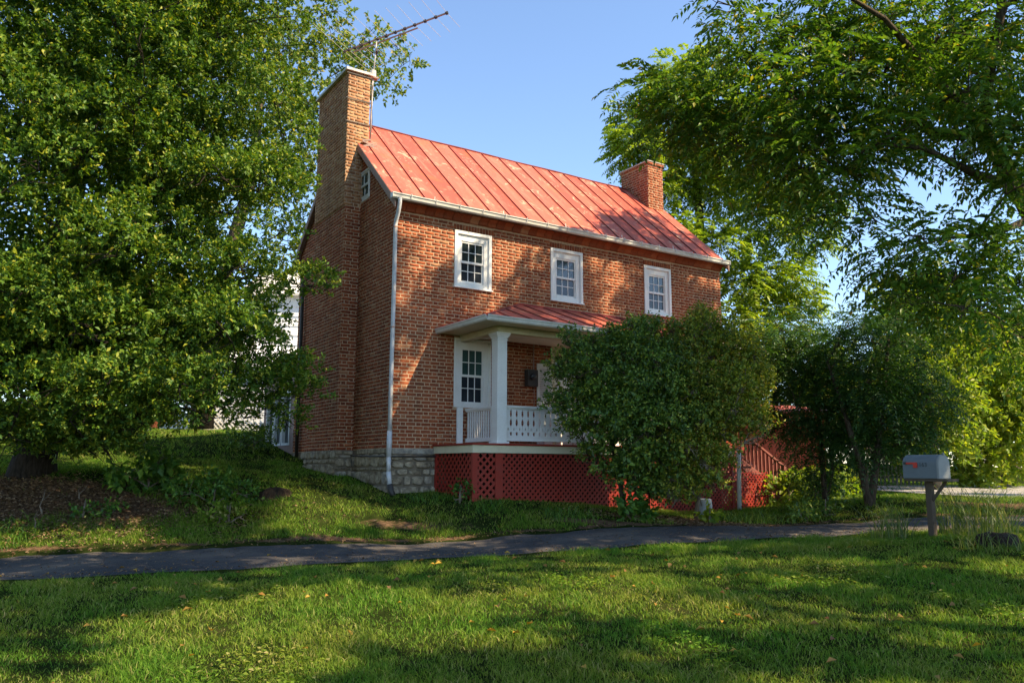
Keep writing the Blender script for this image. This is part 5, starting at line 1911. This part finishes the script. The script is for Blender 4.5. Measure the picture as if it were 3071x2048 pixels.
big = dict(kind='simple', n=230, per=7, L=.15, W=.10, tw=.14, shell=.3, droop=.25, up=.5)
med = dict(kind='simple', n=420, per=7, L=.085, W=.045, tw=.14, shell=.2, droop=.2, up=.6)
bushy('leafy_weed', 'broad leaved weed clump below the holly', gpv(340, 1130), [(0, 0, .32, .36), (-.35, .0, .28, .3), (.35, .05, .25, .3), (.1, -.1, .5, .25)], big, MAT['weed'], 'weed clumps on the bank')
bushy('leafy_weed', 'tall leafy weed clump in the middle of the bank', gpv(490, 1165), [(0, 0, .3, .34), (-.4, .0, .25, .3), (.35, .0, .25, .3), (0, .1, .5, .25), (.6, 0, .15, .2)], med, MAT['weed'], 'weed clumps on the bank')
bushy('leafy_weed', 'sunlit pale weed clump near the driveway edge', gpv(525, 1200), [(0, 0, .2, .24), (-.25, 0, .15, .2), (.2, 0, .12, .16)], med, MAT['grass'], 'weed clumps on the bank')
bushy('leafy_weed', 'low weed clump at the left bank edge', gpv(190, 1195), [(0, 0, .12, .2), (.4, 0, .1, .2)], med, MAT['weed'], 'weed clumps on the bank')
bushy('leafy_weed', 'broad leaved plant in front of the evergreen shrub', cw(2.15, 14.72, 0), [(0, 0, .22, .26), (-.2, 0, .18, .2), (.2, 0, .2, .2)], big, MAT['weed'], 'weeds along the porch')
bushy('leafy_weed', 'small bright plant beside the grey bucket', cw(3.62, 15.1, 0), [(0, 0, .12, .14), (.15, 0, .1, .1)], big, MAT['bright'], 'weeds along the porch')
bushy('ivy_patch', 'ivy ground cover below the twin stemmed sumac', cw(6.2, 16.3, 0), [(x, y, .06, .25) for x, y in ((0, 0), (.5, .2), (-.5, .1), (1.0, .3), (1.5, .3), (-.9, -.1), (.2, .5), (.8, .7))], med, MAT['shrub'], 'weeds along the porch')
bushy('leafy_weed', 'weed clump right of the porch stair', cw(6.75, 18.3, 0), [(0, 0, .3, .35), (.5, .2, .35, .4), (1.0, .4, .4, .4)], med, MAT['shrub'], 'weeds along the porch')
bushy('leafy_weed', 'small weed against the corner lattice', cw(-.95, 15.05, 0), [(0, 0, .18, .16), (.1, .1, .3, .12)], med, MAT['weed'], 'weeds along the porch')
bushy('leafy_weed', 'sunny weed bed left of the mailbox post', cw(6.6, 19.6, 0), [(0, 0, .4, .5), (.7, .1, .4, .5), (1.5, .0, .45, .5), (2.2, .1, .4, .5)], big, MAT['bright'], 'weeds along the porch')
bushy('garden_bush', 'low bush at the rear corner of the house', np.array([-.8, 6.5, 0]), [(0, 0, .35, .4), (.1, -.4, .3, .35), (-.3, .4, .3, .35)], med, MAT['shrub'], None, 'shrub')


# blades: tall grass round the mailbox, and the lawn
def blades(P, H, Wd, lean, segs=2, face=None):
    n = len(P)
    a = rng.uniform(0, 2 * math.pi, n)
    s = np.stack([np.cos(a), np.sin(a), np.zeros(n)], 1)
    b = rng.uniform(0, 2 * math.pi, n)
    ld = np.stack([np.cos(b), np.sin(b), np.zeros(n)], 1) * (lean * rng.uniform(.2, 1.3, n) * H)[:, None]
    up = np.array([0, 0, 1.0])
    rows = []
    for k in range(segs):
        t = k / segs
        c = P + up * (H * (t - .18 * t * t * lean))[:, None] + ld * (t * t)
        wv = (Wd * (1 - .55 * t))[:, None] * s * .5
        rows += [c - wv, c + wv]
    tip = P + up * (H * (1 - .35 * lean))[:, None] + ld
    rows.append(tip)
    m = 2 * segs + 1
    V = np.stack(rows, 1).reshape(-1, 3)
    tri = []
    for k in range(segs - 1):
        q = 2 * k
        tri += [(q, q + 1, q + 3), (q, q + 3, q + 2)]
    q = 2 * (segs - 1)
    tri.append((q, q + 1, q + 2))
    Fc = (np.arange(n)[:, None, None] * m + np.array(tri)[None]).reshape(-1, 3)
    return V, Fc


def to_world(la, de, dz=0.0):
    z = ground_ld(la, de) + .015 * wob(la, de, 2.2) + dz
    p = CAM[None, :2] + la[:, None] * R_[:2] + de[:, None] * F_[:2]
    return np.concatenate([p, z[:, None]], 1)


def keep_lawn(la, de, margin=.05):
    n, f = interp(NEAR, la), interp(FAR, la)
    jag = .05 + .12 * wob(la, de, 4.0, 1)
    ok = (de < n - margin + jag) | (de > f + margin - jag)
    p = CAM[None, :2] + la[:, None] * R_[:2] + de[:, None] * F_[:2]
    x, y = p[:, 0], p[:, 1]
    ok &= ~((x > -.05) & (x < HL + .1) & (y > -.05) & (y < 8.6))
    ok &= ~((x > PX0 - .02) & (x < PX1 + .05) & (y > PYF - .02) & (y < .1))
    ok &= ~((x > -.42) & (x < 0) & (y > CH0) & (y < CH1))
    d = dirt_ld(la, de) + .30 * wob(la, de, 2.0, 2)
    ok &= rng.uniform(0, 1, len(la)) > np.clip((d - .25) * 2.2, 0, .985)
    return ok


def lawn(la0, la1, de0, de1, dens, h, wd, lean, segs, tri=True):
    n = int((la1 - la0) * (de1 - de0) * dens)
    la, de = rng.uniform(la0, la1, n), rng.uniform(de0, de1, n)
    # inside the view and a step to each side of it
    k = (np.abs(la) < .66 * de + 1.6)
    la, de = la[k], de[k]
    # clumpy
    cl = wob(la, de, 3.1) + .6 * wob(la, de, 9.0, 1)
    k = rng.uniform(-1.6, 1.0, len(la)) < cl + .75
    la, de, cl = la[k], de[k], cl[k]
    k = keep_lawn(la, de)
    la, de, cl = la[k], de[k], cl[k]
    n = len(la)
    H = h * rng.uniform(.45, 1.25, n) * (1 + .38 * np.clip(cl, -1, 1.2))
    return blades(to_world(la, de, -.01), H, wd * rng.uniform(.6, 1.2, n), lean, segs)


parts = [lawn(-6.5, 6.5, 3.9, 6.3, 4500, .075, .0070, .9, 2), lawn(-8.5, 8.5, 6.3, 9.2, 2700, .075, .0088, .9, 2), lawn(-10.5, 11, 9.2, 13.6, 1700, .075, .0105, .85, 1)]
V, Fc = join_vf(parts)
mesh_np('lawn_grass', V, Fc, MAT['grass'], kind='stuff', label='short green and straw flecked lawn grass in front of the driveway', cat='grass')
parts = [lawn(-12, 12, 11.2, 14.4, 1700, .10, .011, .8, 2), lawn(-13, 14, 14.4, 19.5, 800, .09, .015, .8, 1), lawn(-19, 20, 19.5, 30, 260, .10, .026, .8, 1)]
V, Fc = join_vf(parts)
mesh_np('bank_grass', V, Fc, MAT['grass'], kind='stuff', label='rougher grass on the bank between driveway and house', cat='grass')


def tuft(name, label, la, de, n, r, h, group, m='reed', wd=.012, lean=.75):
    a = rng.uniform(0, 6.28, n)
    rr = r * np.sqrt(rng.uniform(0, 1, n))
    L_, D_ = la + rr * np.cos(a), de + rr * np.sin(a)
    V, Fc = blades(to_world(L_, D_, -.02), h * rng.uniform(.4, 1.15, n), wd * rng.uniform(.6, 1.2, n), lean, 4)
    return mesh_np(name, V, Fc, MAT[m], label=label, cat='grass', group=group, kind='stuff' if name == 'grass_tuft' else None)


tuft('tall_grass', 'tall arching grass clump right of the mailbox post', 6.6, 11.75, 300, .5, .95, 'tall grass by the mailbox')
tuft('tall_grass', 'tall arching grass clump left of the mailbox post', 5.5, 12.0, 150, .3, .72, 'tall grass by the mailbox')
tuft('tall_grass', 'seedy tall grass stems at the far right by the stump', 7.9, 12.3, 80, .6, .85, 'tall grass by the mailbox', wd=.009, lean=.5)
tuft('grass_tuft', 'rough grass tuft at the left edge of the bank', -7.7, 12.6, 160, .5, .30, 'rough grass tufts', 'weed', .012)
tuft('grass_tuft', 'rough grass tuft below the porch lattice', 1.05, 14.5, 190, .5, .24, 'rough grass tufts', 'weed', .012)
tuft('grass_tuft', 'dark grass tuft at the lattice corner', -.5, 14.85, 120, .4, .2, 'rough grass tufts', 'weed', .012)
tuft('grass_tuft', 'dark grass tuft against the stone foundation', -1.55, 15.5, 120, .45, .18, 'rough grass tufts', 'weed', .012)
tuft('grass_tuft', 'dark liriope tuft in front of the stair', 4.6, 15.9, 260, .6, .26, 'rough grass tufts', 'shrub', .014)

# clover and plantain patches in the lawn
la, de = rng.uniform(-8, 9, 60000), rng.uniform(4.5, 13, 60000)
k = (np.abs(la) < .66 * de + .8) & (wob(la, de, 1.3, 2) + .5 * wob(la, de, 4.0) > .75)
la, de = la[k], de[k]
k = keep_lawn(la, de)
la, de = la[k][:9000], de[k][:9000]
n = len(la)
a = rng.uniform(0, 6.28, n)
V, Fc = leaf_quads(to_world(la, de, .0) + np.stack([0 * a, 0 * a, rng.uniform(.02, .06, n)], 1), unit(np.stack([np.cos(a), np.sin(a), rng.uniform(-.1, .5, n)], 1)), unit(np.stack([rng.normal(0, .3, n), rng.normal(0, .3, n), np.ones(n)], 1)), rng.uniform(.025, .055, n), rng.uniform(.015, .035, n), .2)
mesh_np('lawn_weeds', V, Fc, MAT['grass'], kind='stuff', label='clover and plantain patches in the lawn', cat='weeds')

p_ = pg(2275, 1262)
l_, d_ = latdep(p_)
tuft('tall_grass', 'tall grass growing in front of the dark stump', float(l_), float(d_), 90, .4, .32, 'tall grass by the mailbox')
# fallen leaves and litter
def scatter_leaves(name, label, la, de, L, W, m, dz):
    n = len(la)
    P = to_world(la, de, dz)
    a = rng.uniform(0, 6.28, n)
    D = unit(np.stack([np.cos(a), np.sin(a), rng.normal(0, .25, n)], 1))
    N = unit(np.stack([rng.normal(0, .4, n), rng.normal(0, .4, n), np.ones(n)], 1))
    sz = rng.uniform(.6, 1.2, n)
    V, Fc = leaf_quads(P, D, N, L * sz, W * sz, .3)
    return mesh_np(name, V, Fc, MAT[m], kind='stuff', label=label, cat='leaves')


la, de = rng.uniform(-6, 6, 300), rng.uniform(5, 11.5, 300)
k = (np.abs(la) < .66 * de) & (rng.uniform(0, 1, 300) < .45)
scatter_leaves('fallen_leaves', 'scattered yellow fallen leaves on the lawn', la[k], de[k], .075, .05, 'fallen', .045)
n = 9000
la, de = rng.normal(-8.0, 1.7, n), rng.normal(13.6, .55, n)
scatter_leaves('leaf_litter', 'brown dry leaf litter under the holly', la, de, .07, .035, 'litter', .02)
n = 1800
la, de = rng.normal(3.2, .8, n), rng.normal(15.05, .25, n)
scatter_leaves('leaf_litter', 'brown leaf litter under the porch shrubs', la, de, .06, .03, 'litter', .02)
n = 2600
la = rng.uniform(-9, 9, n)
t = rng.uniform(0, 1, n)
t = np.where(rng.uniform(0, 1, n) < .6, np.where(t < .5, t * .25, 1 - (1 - t) * .25), t)
de = interp(NEAR, la) + (interp(FAR, la) - interp(NEAR, la)) * t
scatter_leaves('leaf_crumbs', 'leaf crumbs and small debris on the driveway', la, de, .035, .022, 'litter', .045)

# ------------------------------------------------------------------ the mailbox
MBP = cw(5.95, 11.7, 0)
ZB = -1.42
mbx = empty('mailbox', (MBP[0], MBP[1], ZB), 'grey steel mailbox with red flag on a weathered wooden post', 'mailbox')
axd = unit(.5 * R_ - .866 * F_)              # towards the little door
sdd = unit(-.866 * R_ - .5 * F_)             # the side with the flag
top0 = float(pv(2115, 1100, 11.6)[2])


def MT(l, s, z):
    p = np.array([MBP[0], MBP[1], 0]) + axd * l + sdd * s
    return (p[0], p[1], z)


mb = MB()
mb.box(-.043, .043, -.043, .043, ZB - .15, top0 - .03, MT)
mb.build('post', MAT['wood'], mbx, bevel=.006)
mb = MB()
mb.box(-.29, .36, -.13, .13, top0 - .03, top0 + .008, MT)
mb.build('shelf_board', MAT['wood'], mbx, bevel=.004)
mb = MB()
mb.bar(MT(.03, 0, top0 - .30), MT(.25, 0, top0 - .03), .03, .04)
mb.build('brace', MAT['wood'], mbx, bevel=.004)
hw, hh = .142, .20
prof_ = [(-hw, 0), (-hw, hh)] + [(-hw * math.cos(a), hh + hw * .95 * math.sin(a)) for a in np.linspace(.2, math.pi - .2, 11)] + [(hw, hh), (hw, 0)]
zb = top0 + .012
mb = MB()
mb.prism(prof_, [MT(-.30, s, zb + z) for s, z in prof_], [MT(.215, s, zb + z) for s, z in prof_])
mb.build('body', MAT['mail'], mbx, bevel=.004)
mb = MB()
pd = [(s * 1.02, z * 1.01 - .001) for s, z in prof_]
mb.prism(pd, [MT(.217, s, zb + z) for s, z in pd], [MT(.235, s, zb + z) for s, z in pd])
pi = [(s * .93, z * .95 + .006) for s, z in prof_]
mb.prism(pi, [MT(.2351, s, zb + z) for s, z in pi], [MT(.241, s, zb + z) for s, z in pi])
mdoor = mb.build('door', MAT['maildoor'], mbx)
mb = MB()
mb.box(.23, .25, -.012, .012, zb + .325, zb + .36, MT)
mb.build('latch', MAT['mail'], mdoor)
mb = MB()
mb.box(-.24, -.125, hw + .010, hw + .016, zb + .200, zb + .226, MT)
mb.box(-.125, -.062, hw + .010, hw + .016, zb + .150, zb + .226, MT)
mb.build('flag', MAT['flag'], mbx)
mb = MB()
mb.box(-.268, -.235, hw + .002, hw + .022, zb + .196, zb + .230, MT)
mb.build('flag_hinge', MAT['darkmetal'], mbx)
fc = bpy.data.curves.new('house_number', 'FONT')
fc.body = '163'
fc.size = .085
fc.extrude = .001
fc.materials.append(MAT['number'])
fo = bpy.data.objects.new('house_number', fc)
zx, zy = Vector(tuple(axd)), Vector((0, 0, 1))
zn = zx.cross(zy)
pos = Vector(MT(-.045, hw + .003, zb + .165))
fo.matrix_world = Matrix(((zx[0], zy[0], zn[0], pos[0]), (zx[1], zy[1], zn[1], pos[1]), (zx[2], zy[2], zn[2], pos[2]), (0, 0, 0, 1)))
fm = fo.matrix_world.copy()
me = bpy.data.meshes.new_from_object(fo)
bpy.data.objects.remove(fo)
me.transform(fm)
finish(bpy.data.objects.new('house_number', me), mbx)

# ------------------------------------------------------------------ stump, bucket, rock, porch chair
c = pg(2290, 1250)
zg = gz(c[0], c[1])
mb = MB()
n = 14
rr = [.22 * random.uniform(.75, 1.25) for _ in range(n)]
for (f, z) in ((1.35, -.06), (1.1, .04), (.95, .12), (.6, .15)):
    for j in range(n):
        a = 2 * math.pi * j / n
        mb.v.append((c[0] + math.cos(a) * rr[j] * f, c[1] + math.sin(a) * rr[j] * f, zg + z + random.uniform(-.012, .012)))
for lv in range(3):
    for j in range(n):
        mb.f.append((lv * n + j, lv * n + (j + 1) % n, (lv + 1) * n + (j + 1) % n, (lv + 1) * n + j))
mb.f.append(tuple(3 * n + j for j in range(n)))
MAT['rot'] = mat('rotten_dark_wood', _bark((0.008, 0.006, 0.005), (0.045, 0.032, 0.022)))
mb.build('tree_stump', MAT['rot'], None, label='dark rotten tree stump in the grass right of the mailbox', cat='stump')
c = pv(1617, 1155, 16.2)
la, de = latdep(c)
zg = float(ground_ld(np.array([la]), np.array([de]))[0])
bk = empty('bucket', (c[0], c[1], zg), 'upturned grey plastic bucket by the porch lattice', 'bucket')
mb = MB()
mb.tube([(c[0], c[1], zg - .02), (c[0], c[1], zg + .32), (c[0], c[1], zg + .36), (c[0], c[1], zg + .375)], [.165, .145, .14, .10], 20)
mb.build('shell', MAT['bucket'], bk, smooth=False, bevel=.004)
mb = MB()
mb.tube([(c[0], c[1], zg + .05), (c[0], c[1], zg + .075)], .172, 20)
mb.build('rim', MAT['bucket'], bk)
# half-buried rock on the bank and dead sticks under the holly
c = pg(632, 1140)
mb = MB()
n = 12
for (f, z) in ((1.1, -.08), (1.0, .05), (.8, .13), (.35, .17)):
    for j in range(n):
        a = 2 * math.pi * j / n
        q = .22 * f * (1 + .18 * math.sin(2 * a + 1) + random.uniform(-.06, .06))
        mb.v.append((c[0] + math.cos(a) * q * 1.25, c[1] + math.sin(a) * q, c[2] + z + random.uniform(-.012, .012)))
for lv in range(3):
    for j in range(n):
        mb.f.append((lv * n + j, lv * n + (j + 1) % n, (lv + 1) * n + (j + 1) % n, (lv + 1) * n + j))
mb.f.append(tuple(3 * n + j for j in range(n)))
mb.build('rock', MAT['rot'], None, label='dark half buried rock in the grass left of the foundation', cat='rock')
for (vx, vy, h, lab) in ((97, 1185, .42, 'pale dead stick standing in the litter under the holly'), (78, 1215, .30, 'short forked dead twig at the left end of the bank'), (190, 1150, .25, 'thin dead twig lying on the brown litter')):
    c = pg(vx, vy)
    mb = MB()
    p = [np.array(c) + np.array([0, 0, -.03])]
    for k in range(5):
        p.append(p[-1] + np.array([rng.normal(.01, .03), rng.normal(0, .03), h / 4.5 * rng.uniform(.8, 1.1)]))
    mb.tube(p, [.014, .012, .010, .008, .006, .003], 6)
    mb.tube([p[3], p[3] + np.array([.08, .02, .07]), p[3] + np.array([.12, .05, .16])], [.007, .005, .002], 5)
    mb.build('dead_stick', MAT['palebark'], None, smooth=True, label=lab, cat='stick', group='dead sticks under the holly')
# white slat chair on the porch
chx, chy, chz = 3.55, -.75, .075
chr_ = empty('porch_chair', (chx, chy, chz), 'white slat back chair behind the sawn porch railing', 'chair')
for (dx, dy) in ((-.22, -.2), (.22, -.2), (-.22, .22), (.22, .22)):
    mb = MB()
    mb.box(chx + dx - .02, chx + dx + .02, chy + dy - .02, chy + dy + .02, chz, chz + .42)
    mb.build('leg', MAT['white'], chr_)
mb = MB()
mb.box(chx - .25, chx + .25, chy - .24, chy + .25, chz + .42, chz + .45)
mb.build('seat', MAT['white'], chr_, bevel=.006)
for k in range(5):
    mb = MB()
    x = chx - .2 + k * .1
    mb.bar((x, chy + .24, chz + .45), (x + (k - 2) * .012, chy + .33, chz + .95), .045, .018, up=(0, 1, 0))
    mb.build('back_slat', MAT['white'], chr_)
mb = MB()
mb.bar((chx - .25, chy + .325, chz + .93), (chx + .25, chy + .325, chz + .93), .03, .06)
mb.build('back_rail', MAT['white'], chr_)

# ------------------------------------------------------------------ background buildings and fences
def on_ground(la, de, dz=0):
    return cw(la, de, float(ground_ld(np.array([float(la)]), np.array([float(de)]))[0]) + dz)


# white neighbour house
nb = on_ground(-10.9, 36)
nbh = empty('neighbour_house', tuple(nb), 'white sided neighbour house glimpsed between holly and chimney', 'house')


def NT(u, n, z):
    p = nb + R_ * u + F_ * n
    return (p[0], p[1], nb[2] + z)


mb = MB()
mb.box(-1.2, 1.35, 0.03, 6, -.5, 5.9, NT)
mb.box(1.35, 3.2, 1.2, 6, -.5, 5.9, NT)
mb.build('wall', MAT['siding'], nbh)
for k in range(13):
    mb = MB()
    z = .1 + k * .44
    mb.hexa([NT(-1.2, -.02, z), NT(1.36, -.02, z), NT(1.36, .03, z), NT(-1.2, .03, z), NT(-1.2, .02, z + .43), NT(1.36, .02, z + .43), NT(1.36, .03, z + .43), NT(-1.2, .03, z + .43)])
    mb.build('siding_board', MAT['siding'], nbh)
    mb = MB()
    mb.hexa([NT(1.375, 1.17, z), NT(3.2, 1.17, z), NT(3.2, 1.2, z), NT(1.375, 1.2, z), NT(1.375, 1.19, z + .43), NT(3.2, 1.19, z + .43), NT(3.2, 1.2, z + .43), NT(1.375, 1.2, z + .43)])
    mb.build('siding_board', MAT['siding'], nbh)
mb = MB()
mb.hexa([NT(-1.5, -.3, 5.85), NT(3.4, -.3, 5.85), NT(3.4, 3, 7.6), NT(-1.5, 3, 7.6), NT(-1.5, -.3, 5.95), NT(3.4, -.3, 5.95), NT(3.4, 3, 7.7), NT(-1.5, 3, 7.7)])
mb.hexa([NT(-1.5, 6.3, 5.85), NT(3.4, 6.3, 5.85), NT(3.4, 3, 7.6), NT(-1.5, 3, 7.6), NT(-1.5, 6.3, 5.95), NT(3.4, 6.3, 5.95), NT(3.4, 3, 7.7), NT(-1.5, 3, 7.7)])
mb.build('roof', MAT['cap'], nbh)
# its white lean-to roof in front
mb = MB()
mb.hexa([NT(-1.3, -3.2, 2.3), NT(2.6, -3.2, 2.1), NT(2.6, -.05, 3.4), NT(-1.3, -.05, 3.5), NT(-1.3, -3.2, 2.4), NT(2.6, -3.2, 2.2), NT(2.6, -.05, 3.5), NT(-1.3, -.05, 3.6)])
mb.build('porch_roof', MAT['siding'], nbh)
mb = MB()
mb.box(-1.2, 2.4, -2.9, -2.7, .0, 2.15, NT)
mb.build('porch_wall', MAT['siding'], nbh)

# white lattice fence with brick piers behind the lawn
fb0 = on_ground(-10.2, 28)
wlf = empty('lattice_fence', tuple(fb0), 'white lattice fence panel between brick piers behind the lawn', 'fence')


def LT(u, n, z):
    p = fb0 + R_ * u + F_ * n
    zz = float(ground_ld(np.array([-10.2 + u]), np.array([28.0 + n]))[0])
    return (p[0], p[1], zz + z)


for sgn in (-1, 1):
    s = -2.0
    while s < 2.9:
        ua, ub = s, s + sgn * .95
        m = MB()
        if -1.95 < min(ua, ub) and max(ua, ub) < 1.85:
            a, b = LT(ua, .012 * sgn, .05), LT(ub, .012 * sgn, 1.0)
            m.bar(a, b, .012, .045, up=tuple(R_ * sgn + np.array([0, 0, 1])))
            m.build('slat', MAT['white'], wlf)
        s += .16
for u in (-2.1, 1.9):
    mb = MB()
    mb.box(u - .14, u + .14, -.14, .14, -.3, 1.25, LT)
    mb.build('brick_pier', MAT['brick'], wlf)
for z in (.03, 1.0):
    mb = MB()
    mb.bar(LT(-1.95, -.03, z), LT(1.75, -.03, z), .03, .06)
    mb.build('rail', MAT['white'], wlf)

# red shed behind the stair
sb0 = on_ground(9.3, 25.5)
shed = empty('red_shed', tuple(sb0), 'red wooden shed on short posts behind the porch stair', 'shed')


def ST_(u, n, z):
    p = sb0 + R_ * u + F_ * n
    return (p[0], p[1], sb0[2] + z)


mb = MB()
mb.box(-2.6, .53, .03, 3.5, .62, 2.35, ST_)
mb.build('wall', MAT['redwall'], shed)
for k in range(13):
    mb = MB()
    u = -2.6 + k * .24
    mb.box(u, u + .225, 0, .028, .55, 2.35, ST_)
    mb.build('board', MAT['redwall'], shed)
mb = MB()
mb.hexa([ST_(-2.9, -.3, 2.32), ST_(.8, -.3, 2.32), ST_(.8, 3.8, 2.8), ST_(-2.9, 3.8, 2.8), ST_(-2.9, -.3, 2.39), ST_(.8, -.3, 2.39), ST_(.8, 3.8, 2.87), ST_(-2.9, 3.8, 2.87)])
mb.build('roof', MAT['roof'], shed)
for u, n in ((-2.5, .2), (.45, .2), (-2.5, 3.2), (.45, 3.2), (-1.0, .2)):
    mb = MB()
    mb.box(u - .08, u + .08, n - .08, n + .08, -.3, .62, ST_)
    mb.build('post', MAT['wood'], shed)

# grey board fence beyond the shed
gf = on_ground(13.0, 26.5)
fence = empty('board_fence', tuple(gf), 'grey picket board fence behind the twin stemmed sumac', 'fence')
for k in range(16):
    mb = MB()
    la_ = 11.4 + k * .135
    p = on_ground(la_, 26.5 + k * .01)
    mb.box(p[0] - .05, p[0] + .05, p[1] - .01, p[1] + .01, p[2] - .1, p[2] + 1.25 + random.uniform(-.03, .03))
    mb.build('board', MAT['fence'], fence)
for z in (.3, 1.0):
    mb = MB()
    mb.bar(tuple(on_ground(11.4, 26.54, z)), tuple(on_ground(13.5, 26.7, z)), .03, .07)
    mb.build('rail', MAT['fence'], fence)
